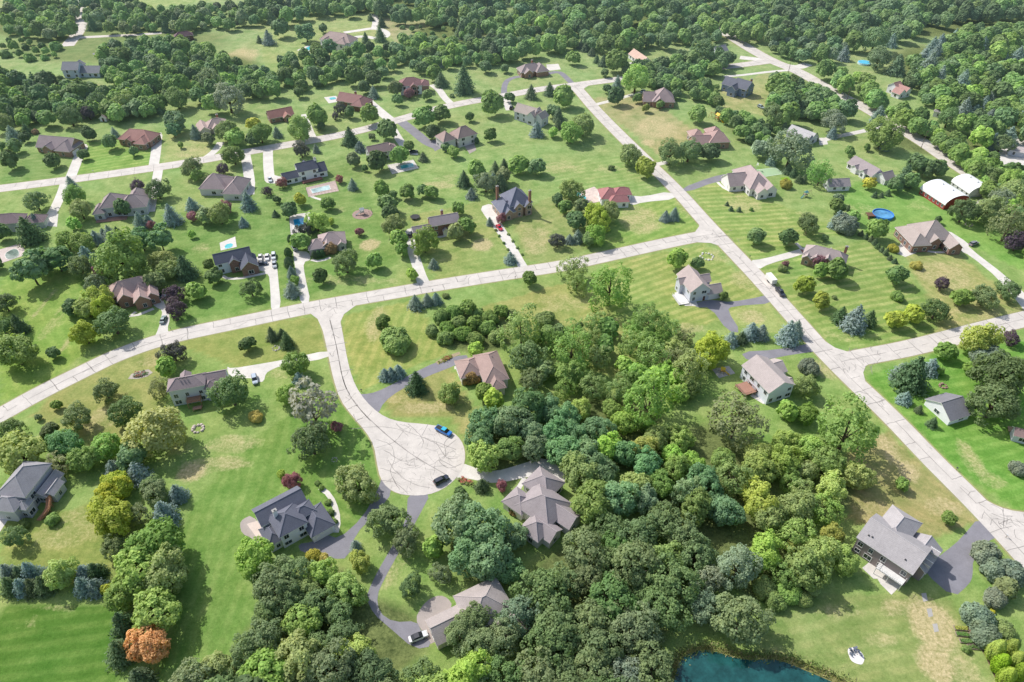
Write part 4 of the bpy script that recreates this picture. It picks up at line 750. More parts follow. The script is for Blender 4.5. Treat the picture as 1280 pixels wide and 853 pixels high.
# sport court
P = wpoly([(943, 212.6), (970, 209.4), (981, 217.6), (953, 222)]); c = sum(P, Vector()) / 4; root = empty('sport_court', c, 0, 'pale green sport court behind the white gabled house', 'court')
MB().prism([(p.x - c.x, p.y - c.y) for p in P], 0, .05).build('court_surface', mottled('court_green', (.33, .46, .28), .08, .6), root)
b = MB()
for k in range(4):
    a, e = P[k] - c, P[(k + 1) % 4] - c; d = (e - a).normalized(); nn = Vector((-d.y, d.x, 0)) * .12
    a2, e2 = a * .9, e * .9; b.add([(p.x, p.y, .056) for p in (a2, e2, e2 + nn, a2 + nn)], [(0, 1, 2, 3)])
b.build('court_lines', WHITE, root)
b = MB().tube([(0, 0, 0), (0, 0, 3), (.5, 0, 3.3)], .08, 6).box(.5, .55, -.9, .9, 2.7, 3.8); b.build('hoop', plain('hoop', (.7, .7, .7)), root, (P[3] - c) * .93)
sheet('mown_square', [(975, 222.5), (985, 221.5), (990, 227), (980, 228)], mottled('vivid_grass', (.20, .34, .03), .2, 1), .02)
# playsets
def playset(px, rz, label, timber, slide, bed=None, bedr=3, s=1.0):
    a = at(*px); root = empty('playset', a, rz, label, 'playset'); root.scale = (s, s, s)
    if bed: MB().prism([(math.cos(2 * PI * i / 24) * bedr, math.sin(2 * PI * i / 24) * bedr) for i in range(24)], .0, .045).build('mulch_bed', mottled('mulch', bed, .3, 1.5), root)
    b = MB()
    for x, y in ((-.8, -.8), (.8, -.8), (.8, .8), (-.8, .8)): b.box(x - .07, x + .07, y - .07, y + .07, 0, 2.6)
    b.box(-.9, .9, -.9, .9, 1.3, 1.42); b.build('tower', mottled('playtimber', timber, .2, 2), root)
    MB().add([(-1, -1, 2.6), (1, -1, 2.6), (1, 1, 2.6), (-1, 1, 2.6), (-1, 0, 3.4), (1, 0, 3.4)], [(0, 1, 5, 4), (2, 3, 4, 5), (1, 2, 5), (3, 0, 4)]).build('canopy', plain('canopy', slide), root)
    MB().tube([(.8, 0, 2.5), (4.2, 0, 2.5)], .08, 6).tube([(4.2, 0, 2.5), (4.5, -1.2, 0)], .07, 6).tube([(4.2, 0, 2.5), (4.5, 1.2, 0)], .07, 6).build('swing_frame', mottled('playtimber', timber, .2, 2), root)
    for x in (1.8, 3.1): MB().tube([(x, -.25, 2.45), (x, -.25, .6)], .02, 4).tube([(x, .25, 2.45), (x, .25, .6)], .02, 4).box(x - .12, x + .12, -.28, .28, .56, .62).build('swing', plain('swing', (.04, .04, .05)), root)
    b = MB(); pts = [(-.9, 1.35), (-1.8, .8), (-2.8, .25), (-3.3, .2)]
    b.add([(x, y, z) for x, z in pts for y in (-.3, .3)], [(2 * i, 2 * i + 1, 2 * i + 3, 2 * i + 2) for i in range(3)])
    b.add([(x, y, z + h_) for x, z in pts for y in (-.3,) for h_ in (0, .22)] + [(x, .3, z + h_) for x, z in pts for h_ in (0, .22)], [(2 * i, 2 * i + 1, 2 * i + 3, 2 * i + 2) for i in range(3)] + [(8 + 2 * i, 8 + 2 * i + 2, 8 + 2 * i + 3, 8 + 2 * i + 1) for i in range(3)])
    b.build('slide', plain('slide', slide), root)
playset((453, 268), .4, 'grey playset standing in a round mulch bed on the lawn', (.30, .30, .29), (.55, .57, .58), (.34, .24, .21), 4.6, 1.0)
playset((897, 151), 2.2, 'timber playset with yellow slide behind the rambling brick house', (.40, .24, .10), (.75, .50, .04), None, 3, 1.3)
playset((1006, 246), .6, 'small playset with blue-green canopy on the striped lawn', (.32, .26, .2), (.15, .35, .36), None, 3, .9)
sheet('play_pad', [(890, 462), (911, 457.5), (919, 467), (899, 473)], paving_mat('pale_stone', (.52, .47, .44)), .03)
playset((903, 466), 2.6, 'yellow playset on a paved pad left of the wooden deck house', (.45, .27, .06), (.80, .55, .03), None, 3, .75)
c = at(519, 273); root = empty('trampoline', c, 0, 'black round trampoline beside the brick colonial garage', 'trampoline')
MB().tube([(0, 0, .85), (0, 0, .9)], 2.1, 20).build('mat', plain('mat', (.03, .03, .035)), root)
for i in range(6): MB().tube([(2.1 * math.cos(i * PI / 3), 2.1 * math.sin(i * PI / 3), 0), (2.1 * math.cos(i * PI / 3), 2.1 * math.sin(i * PI / 3), 2.2)], .05, 6).build('pole', plain('pole', (.2, .22, .28)), root)
# gravel seating oval by the pond, rock rings, beds
OV = T4([(425, 440), (480, 420), (560, 425), (630, 470), (690, 540), (722, 620), (700, 690), (670, 728), (600, 715), (530, 690), (470, 640), (440, 560), (420, 500)], 1030, 780, 14.22)
sheet('gravel_oval', OV, mottled('white_gravel', (.72, .68, .66), .15, 4), .03, 1)
def chair(px, rz, col, label, group):
    a = at(*px, .03); root = empty('lawn_chair', (a.x, a.y, .03), rz, label, 'chair', group); m = plain('chair_paint', col)
    MB().box(-.32, .32, -.3, .3, .34, .42).build('seat', m, root)
    MB().add([(-.32, .26, .4), (.32, .26, .4), (.32, .55, 1.05), (-.32, .55, 1.05), (-.32, .32, .4), (.32, .32, .4), (.32, .61, 1.05), (-.32, .61, 1.05)], [(0, 1, 2, 3), (7, 6, 5, 4), (3, 2, 6, 7), (0, 3, 7, 4), (1, 5, 6, 2)]).build('backrest', m, root)
    root.scale = (.85, .85, .85)
    for x in (-.3, .24):
        for y in (-.28, .24): MB().box(x, x + .07, y, y + .07, 0, .34).build('leg', m, root)
for i, (x, y) in enumerate([(465, 455), (535, 440), (490, 497), (545, 485), (597, 480), (470, 537), (645, 547)]):
    chair((1030 + x / 14.22, 780 + y / 14.22), rnd.uniform(0, 6), (.13, .15, .20), 'slate-blue lawn chair on the white gravel oval by the pond', 'chairs on the gravel oval')
def stones(px, n, r, label, s=(.2, .45), col=(.45, .42, .38), name='stone_ring'):
    a = at(*px); root = empty(name, a, 0, label, 'stones'); m = mottled('stone', col, .3, 3)
    for i in range(n):
        t = 2 * PI * i / n; k = rnd.uniform(*s); b = MB(); vs = []
        for zz, q in ((0, 1), (.5 * k, 1.05), (.9 * k, .6)):
            for j in range(7): e = 2 * PI * j / 7; g = k * q * rnd.uniform(.8, 1.1); vs.append((math.cos(e) * g, math.sin(e) * g, zz))
        b.add(vs, [[q * 7 + j, q * 7 + (j + 1) % 7, q * 7 + 7 + (j + 1) % 7, q * 7 + 7 + j] for q in (0, 1) for j in range(7)] + [list(range(14, 21))])
        b.build('stone', m, root, (math.cos(t) * r * rnd.uniform(.8, 1.15), math.sin(t) * r * rnd.uniform(.8, 1.1), 0))
stones((248, 536), 10, 1.7, 'ring of pale boulders around a fire pit behind the three-storey house', (.35, .7), (.55, .48, .42))
stones((345, 436), 9, 1.3, 'small stone ring with a cairn between spruces by the street')
stones((418, 575), 8, .9, 'small pale stone ring on the shaded lawn below the silver tree', (.15, .25))
stones((884, 321), 12, 2.6, 'curved row of pale rocks behind the grey gabled house', (.3, .6), (.66, .63, .58))
stones((1179, 483), 9, 1.2, 'brown stone heap on the vivid lawn above the white shed', (.3, .6), (.28, .19, .15))
stones((1069, 816), 6, .5, 'fire ring of grey stones on the gravel oval', (.12, .2))
stones((1211, 281), 10, 1.5, 'stone fire ring beside the barn trees', (.2, .4), (.5, .42, .38))
stones((640, 497 - 26 + 20), 5, .8, 'few pale garden rocks beside the hipped house', (.3, .5), (.55, .5, .45)) if False else None
def bed(px, label, col, n, rr, cols):
    P = wpoly(px); c = sum(P, Vector()) / len(P); root = empty('flower_bed', c, 0, label, 'flower bed')
    MB().prism([(p.x - c.x, p.y - c.y) for p in P], 0, .05).build('soil', mottled('soil', col, .3, 2), root)
    for k, cl in enumerate(cols):
        b = MB()
        for i in range(n):
            q = c * 0 + sum(((p - c) * rnd.random() for p in P), Vector()) / len(P) * 3.2
            for j in range(14):
                e = rnd.uniform(0, 6.28); g = rnd.uniform(0, rr); s = rnd.uniform(.1, .22); z = rnd.uniform(.1, .5)
                x, y = q.x + math.cos(e) * g, q.y + math.sin(e) * g; tl = rnd.uniform(-.1, .1)
                b.add([(x - s, y - s, z + tl), (x + s, y - s, z - tl), (x + s, y + s, z + tl), (x - s, y + s, z - tl)], [(0, 1, 2, 3)])
        b.build('planting', plain('petals', cl, .8), root)
bed([(160, 474), (164, 468), (174, 464), (186, 462), (191, 466), (184, 471), (172, 474)], 'rock-edged oval flower bed on the lawn above the willow', (.42, .37, .32), 12, .9, [(.10, .17, .05), (.30, .10, .08), (.30, .32, .27)])
bed([(544, 453), (556, 446), (574, 440), (576, 443), (560, 450), (548, 456)], 'narrow planted bed along the curved asphalt drive', (.35, .28, .18), 12, .8, [(.20, .22, .04), (.33, .12, .06)])
bed([(569, 598), (585, 599), (592, 606), (580, 607)], 'mixed flower bed at the edge of the court', (.3, .26, .18), 8, .7, [(.16, .2, .05), (.4, .12, .08)])
bed([(1000, 312), (1003, 312), (1018, 330), (1016, 333)], 'narrow red-edged shrub bed along the brick house front', (.36, .17, .14), 8, .6, [(.09, .15, .04)])
# raised garden boxes
for i, (x, y) in enumerate([(450, 480), (462, 522), (490, 570), (545, 612)]):
    a = at(1120 + x / 5.575, 700 + y / 5.575); root = empty('garden_box', a, math.radians(-6), ['yellow-planted raised garden box, uppermost of the four', 'green-planted raised garden box, second from the top', 'green-planted raised garden box, third from the top', 'half-empty raised garden box, lowest of the four'][i], 'garden box', 'raised garden boxes')
    MB().box(-1.6, 1.6, -.55, -.47, 0, .35).box(-1.6, 1.6, .47, .55, 0, .35).box(-1.6, -1.52, -.47, .47, 0, .35).box(1.52, 1.6, -.47, .47, 0, .35).build('frame', mottled('box_timber', (.33, .27, .22), .2, 3), root)
    b = MB()
    for j in range((160, 140, 140, 50)[i]):
        x_, y_, s, z = rnd.uniform(-1.4, 1.4), rnd.uniform(-.4, .4), rnd.uniform(.08, .18), rnd.uniform(.3, .6); tl = rnd.uniform(-.1, .1)
        b.add([(x_ - s, y_ - s, z + tl), (x_ + s, y_ - s, z - tl), (x_ + s, y_ + s, z + tl), (x_ - s, y_ + s, z - tl)], [(0, 1, 2, 3)])
    b.box(-1.5, 1.5, -.46, .46, .02, .28, 1); b.build('planting', [plain('greens', ((.30, .32, .06), (.10, .2, .04), (.11, .2, .05), (.09, .16, .04))[i], .8), mottled('soil', (.14, .10, .07))], root)
ribbon('mulch_path', [(1209, 785), (1219, 797), (1230, 812), (1240, 830), (1252, 860)], 1.3, mottled('bark', (.22, .14, .10), .3, 2), .02)
for i, (x, y) in enumerate([(198, 260), (235, 367), (275, 473)]): sheet('stepping_slab', [(1120 + (x + a_) / 5.575, 700 + (y + b_) / 5.575) for a_, b_ in ((-22, -26), (12, -30), (24, 26), (-8, 32))], paving_mat('slab', (.42, .40, .38)), .02 + .0004 * i)
# pond
POND = [(838, 870), (845, 842), (850, 824), (862, 817), (880, 812), (896, 815), (915, 822), (940, 826), (965, 824), (985, 829), (1005, 838), (1030, 848), (1055, 860), (1080, 880), (1080, 960), (820, 960)]
SH = [(830, 872), (838, 840), (846, 820), (860, 812), (880, 806), (900, 809), (918, 815), (942, 820), (966, 818), (990, 822), (1012, 832), (1040, 842), (1070, 858), (1095, 885), (1095, 970), (805, 970)]
sheet('pond_bank', SH, mottled('reedbank', (.34, .27, .14), .4, .8, c2=(.22, .24, .06)), .02, 2)
sheet('pond_water', POND, water_mat((.016, .082, .080), .6), .045, 2)

SHW = chaikin([at(*p) for p in SH], 2); PNW = [tuple(p[:2]) for p in chaikin([at(*p) for p in POND], 2)]; rb_ = MB()
for i in range(2800):
    k = rnd.randrange(len(SHW)); p = SHW[k].lerp(SHW[(k + 1) % len(SHW)], rnd.random()); x, y = p.x + rnd.gauss(0, .9), p.y + rnd.gauss(-.4, .8)
    h_ = rnd.uniform(.25, 1.0); a_ = rnd.uniform(0, 6.28); s_ = rnd.uniform(.06, .16); dx, dy = math.cos(a_) * s_, math.sin(a_) * s_; lx, ly = rnd.gauss(0, .25), rnd.gauss(0, .25)
    rb_.add([(x - dx, y - dy, 0), (x + dx, y + dy, 0), (x + lx + dx * .3, y + ly + dy * .3, h_), (x + lx - dx * .3, y + ly - dy * .3, h_)], [(0, 1, 2, 3)], rnd.choice((0, 0, 1, 2)))
tag(rb_.build('pond_reeds', [plain('reed', (.22, .27, .07), .9), plain('dry_reed', (.36, .33, .16), .9), plain('green_reed', (.14, .22, .05), .9)]), 'tan and green reeds fringing the pond bank', 'reeds', None, 'stuff')

# ------------------------------------------------------------------ vehicles
TYRE = plain('tyre', (.02, .02, .02), .9); RIM = plain('rim', (.45, .45, .47), .35, .6); LAMP = plain('lamp', (.8, .8, .78), .2); TAIL = plain('tail_lamp', (.5, .02, .02), .3); CG = plain('car_glass', (.02, .025, .03), .06, 0, .6)
def paint(c):
    q = NT('car_paint'); q.b.inputs["Base Color"].default_value = (*c, 1); q.b.inputs["Roughness"].default_value = .3; q.b.inputs["Coat Weight"].default_value = .6; q.b.inputs["Specular IOR Level"].default_value = .5; return q.m
def loft(b, secs, wd, mi=0):
    """cross-sections: (x, z_bottom, z_top, half width bottom, half width top)"""
    vs = []
    for x, z0, z1, w0, w1 in secs:
        zm = z0 + (z1 - z0) * .55; wm = w0 * 1.0
        vs += [(x, -w0 * .94, z0), (x, -wm, zm), (x, -w1, z1), (x, w1, z1), (x, wm, zm), (x, w0 * .94, z0)]
    n = len(secs); fs = []
    for i in range(n - 1):
        for j in range(6): fs.append((i * 6 + j, i * 6 + (j + 1) % 6, (i + 1) * 6 + (j + 1) % 6, (i + 1) * 6 + j))
    fs += [(0, 1, 2, 3, 4, 5)[::1], tuple((n - 1) * 6 + j for j in range(6))[::-1]]
    b.add(vs, [f[::-1] for f in fs], mi)
CARS = {
 'sedan': dict(L=4.7, body=[(-2.35, .35, .85, .80, .70), (-2.2, .3, .98, .9, .78), (-1.4, .28, 1.02, .92, .80), (.9, .28, .98, .92, .80), (2.0, .3, .84, .88, .74), (2.35, .35, .65, .76, .66)], glass=[(-1.75, .95, 1.03, .78, .74), (-1.05, .95, 1.38, .80, .62), (.25, .95, 1.40, .80, .62), (1.1, .93, 1.0, .78, .72)], top=[(-1.0, 1.36, 1.43, .62, .56), (.2, 1.38, 1.45, .62, .56)], ax=1.4),
 'suv': dict(L=4.8, body=[(-2.4, .4, 1.05, .86, .76), (-2.3, .35, 1.12, .94, .82), (1.0, .35, 1.12, .95, .84), (2.1, .38, 1.0, .92, .8), (2.4, .42, .8, .8, .7)], glass=[(-2.25, 1.05, 1.2, .80, .76), (-1.95, 1.05, 1.66, .82, .66), (.3, 1.05, 1.68, .82, .66), (1.15, 1.05, 1.15, .8, .74)], top=[(-1.95, 1.64, 1.74, .68, .62), (.25, 1.66, 1.76, .68, .62)], ax=1.45),
 'pickup': dict(L=5.8, body=[(-2.9, .5, 1.15, .9, .86), (-2.8, .45, 1.2, .96, .9), (1.6, .45, 1.2, .97, .88), (2.7, .48, 1.1, .94, .84), (2.9, .52, .95, .86, .78)], glass=[(-.65, 1.15, 1.25, .82, .8), (-.45, 1.15, 1.82, .84, .70), (1.0, 1.15, 1.84, .84, .70), (1.75, 1.15, 1.25, .82, .76)], top=[(-.45, 1.8, 1.9, .72, .66), (.95, 1.82, 1.92, .72, .66)], ax=1.85)}
def car(kind, p0, p1, col, label, roofc=None):
    a, b_ = at(*p0), at(*p1); c = (a + b_) / 2; rz = math.atan2(b_.y - a.y, b_.x - a.x); S_ = CARS[kind]
    root = empty('pickup_truck' if kind == 'pickup' else 'parked_car', (c.x, c.y, .05), rz, label, 'pickup truck' if kind == 'pickup' else 'car'); pm = paint(col)
    b = MB(); loft(b, S_['body'], 1); bo = b.build('body', [pm], root)
    g_ = MB(); loft(g_, S_['glass'], 1); g_.build('window', CG, root)
    t = MB(); loft(t, S_['top'], 1); t.build('roof', paint(roofc) if roofc else pm, root)
    if kind == 'pickup': MB().box(-2.72, -.75, -.74, .74, .8, 1.215).build('cargo_bed', plain('bed_liner', (.03, .03, .035), .8), root)
    rw = .36 if kind != 'pickup' else .42
    for x in (-S_['ax'], S_['ax']):
        for y in (-.86, .86):
            wb = MB(); wb.tube([(x, y - .11, rw), (x, y + .11, rw)], rw, 14); wh = wb.build('wheel', TYRE, root)
            s = 1 if y > 0 else -1; MB().tube([(x, y + s * .09, rw), (x, y + s * .13, rw)], rw * .6, 10).build('rim', RIM, wh)
    Lh = S_['L'] / 2; zl = .68 if kind == 'sedan' else .9
    for y in (-.6, .6):
        MB().box(Lh - .16, Lh - .02, y - .16, y + .16, zl - .08, zl + .08).build('headlight', LAMP, root)
        MB().box(-Lh + .02 - .03, -Lh + .1, y - .14, y + .14, zl, zl + .18).build('tail_light', TAIL, root)
    return root
def zz(ox, oy, k, *p): return [(ox + x / k, oy + y / k) for x, y in p]
car('pickup', (546.5, 536.5), (563, 545), (.015, .17, .55), 'bright blue pickup truck on the round court', (.02, .42, .62))
car('suv', *zz(320, 400, 4, (905, 820), (950, 797)), (.025, .03, .05), 'dark navy SUV parked at the lower edge of the round court')
car('sedan', *zz(290, 600, 3.372, (757, 678), (815, 654)), (.72, .72, .73), 'white car with dark glass roof by the paved forecourt under the oaks', (.04, .04, .05))
car('suv', *zz(190, 430, Z8, (1022, 335), (1035, 402)), (.35, .42, .52), 'silver-blue SUV at the end of the three-storey house drive')
car('sedan', *zz(510, 225, Z8, (890, 462), (932, 512)), (.55, .02, .05), 'bright red car on the slate-roofed mansion drive')
car('sedan', *zz(90, 330, Z8, (900, 605), (930, 530)), (.22, .30, .32), 'dark teal car halfway down the short drive by the purple trees')
car('sedan', *zz(90, 330, Z8, (805, 350), (872, 378)), (.70, .66, .62), 'white car with orange roof beside the red-brown brick house', (.70, .28, .06))
car('sedan', *zz(90, 330, Z8, (850, 330), (905, 332)), (.35, .42, .50), 'silver-blue car parked behind the orange-roofed car')
car('sedan', *zz(240, 260, Z8, (685, 480), (682, 535)), (.66, .64, .62), 'white car, leftmost in the back row beside the five-car house')
car('sedan', *zz(240, 260, Z8, (752, 478), (752, 530)), (.74, .74, .75), 'white car, middle of the back row beside the five-car house')
car('suv', *zz(240, 260, Z8, (818, 468), (816, 522)), (.60, .64, .68), 'pale SUV, rightmost in the back row beside the five-car house')
car('sedan', *zz(240, 260, Z8, (660, 572), (740, 562)), (.03, .045, .08), 'dark navy car parked crosswise beside the five-car house')
car('sedan', *zz(240, 260, Z8, (822, 552), (828, 600)), (.42, .46, .50), 'silver car in front of the pale SUV beside the five-car house')
car('sedan', *zz(240, 260, Z8, (1010, 388), (1036, 430)), (.40, .42, .45), 'grey car beside the pink-roofed house with the blue pool')
car('suv', *zz(510, 225, Z8, (20, 570), (45, 540)), (.05, .06, .08), 'dark SUV half hidden by the tree at the brick colonial')
car('suv', (1211.5, 308), (1221.5, 304.5), (.22, .23, .25), 'grey SUV on the long white driveway near the barn')
car('sedan', (1241, 275), (1249, 276), (.7, .72, .75), 'white car under the trees beside the barn drive')
car('pickup', (970.5, 361.5), (979, 372.5), (.03, .035, .05), 'dark pickup truck towing a white trailer on the cross street')
car('sedan', (175, 248.5), (183, 246), (.5, .52, .55), 'silver car at the many-hipped taupe house')
car('suv', (309, 227.5), (307.5, 234.5), (.05, .055, .07), 'dark SUV beside the mauve-roofed ranch')
car('sedan', (85, 186.5), (93, 187), (.45, .55, .65), 'pale blue car beside the brick house with the red shrub')
car('sedan', (189.5, 172), (188, 166), (.72, .72, .72), 'white car at the red-brown roofed brick house')
car('sedan', (337.2, 222.5), (338.8, 229.5), (.55, .6, .65), 'silver car on the white drive of the navy-roofed pool house')
car('sedan', (801, 117), (806, 113), (.5, .53, .58), 'silver car at the hip-roofed house on the dry corner lawn')
car('suv', (638, 138.5), (640.5, 133.5), (.05, .05, .07), 'dark SUV behind trees near the pale twin-gabled house')
car('sedan', (514.5, 191.5), (519.5, 190.5), (.06, .06, .07), 'dark car beside the bright pool deck')
car('suv', (947, 133.5), (955, 137), (.30, .36, .36), 'grey-green jeep on the dry grass right of the slate-blue house')
# box trailer behind the dark pickup
a, e = at(957, 345.5), at(969, 359.5); c = (a + e) / 2; rz = math.atan2(e.y - a.y, e.x - a.x); root = empty('box_trailer', (c.x, c.y, .05), rz, 'white box trailer hitched behind the dark pickup on the cross street', 'trailer')
MB().box(-2.7, 2.6, -1.1, 1.1, .6, 2.5).box(-2.7, 2.6, -1.12, 1.12, 2.5, 2.58).build('body', mottled('trailer_white', (.70, .69, .66), .06, .5), root)
MB().tube([(2.6, -.5, .55), (3.9, 0, .5)], .05, 6).tube([(2.6, .5, .55), (3.9, 0, .5)], .05, 6).build('hitch', plain('steel', (.08, .08, .08)), root)
for x in (-.5, .45):
    for y in (-1.02, 1.02): MB().tube([(x, y - .1, .36), (x, y + .1, .36)], .36, 12).build('wheel', TYRE, root)
MB().box(-2.72, -2.68, -.95, .95, .75, 2.3).build('door', siding_mat((.6, .6, .58)), root)

# ------------------------------------------------------------------ mailboxes, utility poles
for i, (x, y, nr) in enumerate([(413, 444, 'drive of the three-storey grey house'), (452, 490, 'curved asphalt drive'), (972, 366, 'drive of the grey gabled house'), (1257, 672, 'asphalt drive of the taupe three-storey house'), (937, 323, 'drive of the pink brick house'), (1195, 588, 'right side of the cross street near the bend'), (541, 357.5 + 7, 'brick colonial drive'), (644, 349, 'slate-roofed mansion drive'), (214, 413, 'short drive by the purple trees'), (117, 216, 'upper street left of the straight drive')]):
    a = at(x, y); root = empty('mailbox', a, rnd.uniform(0, 6), 'small mailbox on a post beside the ' + nr, 'mailbox')
    MB().box(-.05, .05, -.05, .05, 0, 1.05).build('post', mottled('post_wood', (.2, .15, .11)), root)
    b = MB(); P = [(-.12, 1.05), (.12, 1.05), (.12, 1.2), (.07, 1.3), (-.07, 1.3), (-.12, 1.2)]
    b.add([(x_, -.28, z_) for x_, z_ in P] + [(x_, .28, z_) for x_, z_ in P], [list(range(6)), list(range(6, 12))[::-1]] + [(j, 6 + j, 6 + (j + 1) % 6, (j + 1) % 6) for j in range(6)]); b.build('box', plain('mail_paint', (.06, .06, .07) if i % 3 else (.6, .6, .6)), root)
for i, (x, y) in enumerate([(1151, 186), (1057, 130), (985, 92)]):
    a = at(x, y); root = empty('utility_pole', a, .6, ['wooden utility pole beside the diagonal road, nearest the barn', 'wooden utility pole beside the diagonal road, middle one', 'wooden utility pole beside the diagonal road, farthest one'][i], 'utility pole', 'utility poles along the diagonal road')
    MB().tube([(0, 0, 0), (0, 0, 10)], [.16, .11], 8).build('pole', mottled('pole_wood', (.16, .12, .10)), root)
    MB().box(-1.2, 1.2, -.06, .06, 9.2, 9.35).build('crossarm', mottled('pole_wood', (.16, .12, .10)), root)

# ------------------------------------------------------------------ foliage
def leaf_mat(stuff=False):
    q = NT("leaves_mass" if stuff else "leaves")
    sh_ = q.attr("shade"); oi = q.n("ShaderNodeObjectInfo")
    base = q.attr("tint").outputs["Color"] if stuff else oi.outputs["Color"]
    v = q.mr(sh_.outputs["Fac"], 0, 1, 2.0, 3.5)
    hs = q.n("ShaderNodeHueSaturation"); q.l(base, hs.inputs["Color"]); q.l(v, hs.inputs["Value"])
    if not stuff: q.l(q.mr(oi.outputs["Random"], 0, 1, .470, .503), hs.inputs["Hue"]); q.l(q.mr(oi.outputs["Random"], 0, 1, .80, 1.03), hs.inputs["Saturation"])
    col = hs.outputs[0]
    warm = q.mix(1.0, col, (1.16, 1.06, .92), 'MULTIPLY'); g = q.n("ShaderNodeNewGeometry").outputs["Position"]
    col = q.mix(q.mr(q.noise(g, .5, 3), .4, .7, 0, .7), col, warm)
    q.col(col); q.b.inputs["Roughness"].default_value = .65; q.b.inputs["Specular IOR Level"].default_value = .25
    tr = q.n("ShaderNodeBsdfTranslucent"); q.l(q.mix(1.0, col, (1.3, 1.35, .7), 'MULTIPLY'), tr.inputs[0])
    mx = q.n("ShaderNodeMixShader"); mx.inputs[0].default_value = .33; q.l(q.b.outputs[0], mx.inputs[1]); q.l(tr.outputs[0], mx.inputs[2]); painted_haze(q, mx.outputs[0])
    return q.m
LEAF, LEAFM = leaf_mat(), leaf_mat(True)
BARK = mottled('bark', (.13, .10, .08), .3, 4)
def nrm(a): return a / np.maximum(np.linalg.norm(a, axis=-1, keepdims=True), 1e-9)
def quads(P, N, size, g, asp=1.0):
    """leaf sprays: quads at P facing N"""
    n = len(P); t = nrm(np.cross(N, g.normal(size=(n, 3)))); b = np.cross(N, t); s = size[:, None]
    V = np.stack([P - t * s - b * s * asp * .5, P + t * s * .35 - b * s * asp, P + t * s + b * s * asp * .5, P - t * s * .35 + b * s * asp], 1)
    return V.reshape(-1, 3)
def puff_crown(seed, npuff=46, lpp=95, leaf=.10, rz=.95, zc=1.25, pr=(.26, .42), flat=1.0, droop=0, lop=.18, core=.72):
    g = np.random.default_rng(seed); P, N, SZ, SH = [], [], [], []
    ph = g.uniform(0, 6.28, 4)
    for i in range(npuff):
        zf = 1 - 1.7 * (i + .5) / npuff; a = i * 2.39996 + g.normal(0, .25); zf = np.clip(zf + g.normal(0, .08), -.75, 1)
        rad = math.sqrt(max(0, 1 - zf * zf)); d = np.array([math.cos(a) * rad, math.sin(a) * rad, zf])
        lump = 1 + lop * math.sin(2 * a + ph[0]) + lop * .7 * math.sin(3 * a + ph[1] + 2 * zf) + g.normal(0, .06)
        k = core * lump * (g.uniform(.55, 1) if i % 4 == 0 else g.uniform(.88, 1.05)); r = g.uniform(*pr)
        c = d * k * np.array([1, 1, rz]); c[2] += zc
        m = int(lpp * (r / .34) ** 2); u = nrm(g.normal(size=(m, 3)))
        u = np.where((u @ d)[:, None] < -.35, -u, u)
        p = c + u * r * g.uniform(.78, 1.08, (m, 1)) * np.array([1, 1, flat])
        if droop: p[:, 2] -= droop * np.maximum(0, np.linalg.norm(p[:, :2], axis=1) - .3) * g.uniform(.5, 1.2, m)
        p += g.normal(0, .035, (m, 3)) * (g.random((m, 1)) < .35)
        P.append(p); N.append(nrm(u * .6 + d * .25 + np.array([0, 0, .42]) + g.normal(0, .34, (m, 3))))
        SZ.append(leaf * g.uniform(.6, 1.3, m)); SH.append(np.clip(.5 + g.normal(0, .13) + g.normal(0, .14, m), 0, 1))
    P, N, SZ, SH = map(np.concatenate, (P, N, SZ, SH))
    return quads(P, N, SZ, g), np.repeat(SH, 4)
def spruce_crown(seed, tiers=15, leaf=.075, hgt=2.7, rad=1.0, base=.12, jag=.30):
    g = np.random.default_rng(seed); P, N, SZ, SH = [], [], [], []
    for t in range(tiers):
        f = t / (tiers - 1); z = base + (hgt - base) * (f ** .95); r = rad * (1 - f) ** .68 + .05; nb = max(5, int(22 * (1 - f) + 5))
        for b in range(nb):
            a = 2 * PI * (b + g.uniform(-.3, .3)) / nb + t * .7; L = r * g.uniform(1 - jag * 1.6, 1 + jag); k = max(3, int(11 * L / rad) + 2); s = np.linspace(.25, 1, k)
            x = np.cos(a) * L * s; y = np.sin(a) * L * s; zz_ = z - .28 * L * s + .10 * L * s ** 2.5 + g.normal(0, .012, k)
            p = np.stack([x, y, zz_], 1); p = np.repeat(p, 2, 0) + g.normal(0, .036 * (1 + L), (2 * k, 3))
            P.append(p); n_ = np.array([math.cos(a) * .65, math.sin(a) * .65, .75]); N.append(nrm(n_ + g.normal(0, .35, (2 * k, 3)))); SZ.append(leaf * g.uniform(.6, 1.25, 2 * k)); SH.append(np.clip(.45 + .15 * np.repeat(s, 2) + g.normal(0, .15, 2 * k), 0, 1))
    P, N, SZ, SH = map(np.concatenate, (P, N, SZ, SH))
    return quads(P, N, SZ, g, .6), np.repeat(SH, 4)
def column_crown(seed, hgt=2.9, n=2600, leaf=.075):
    g = np.random.default_rng(seed); z = g.uniform(.02, 1, n); a = g.uniform(0, 2 * PI, n); r = (np.sin(np.clip(z, 0, 1) ** .75 * PI) ** .55) * (1 + .1 * np.sin(5 * a + 9 * z)) * g.uniform(.85, 1.05, n)
    P = np.stack([np.cos(a) * r, np.sin(a) * r, .05 + z * hgt], 1); N = nrm(np.stack([np.cos(a), np.sin(a), (z - .35) * 1.6], 1) + g.normal(0, .35, (n, 3)))
    return quads(P, N, leaf * g.uniform(.6, 1.3, n), g), np.repeat(np.clip(.5 + g.normal(0, .18, n), 0, 1), 4)
def crown_mesh(name, VS):
    V, SH = VS; me = bpy.data.meshes.new(name); np_mesh(me, V, np.arange(len(V)).reshape(-1, 4)); fattr(me, "shade", SH); me.materials.append(LEAF); return me
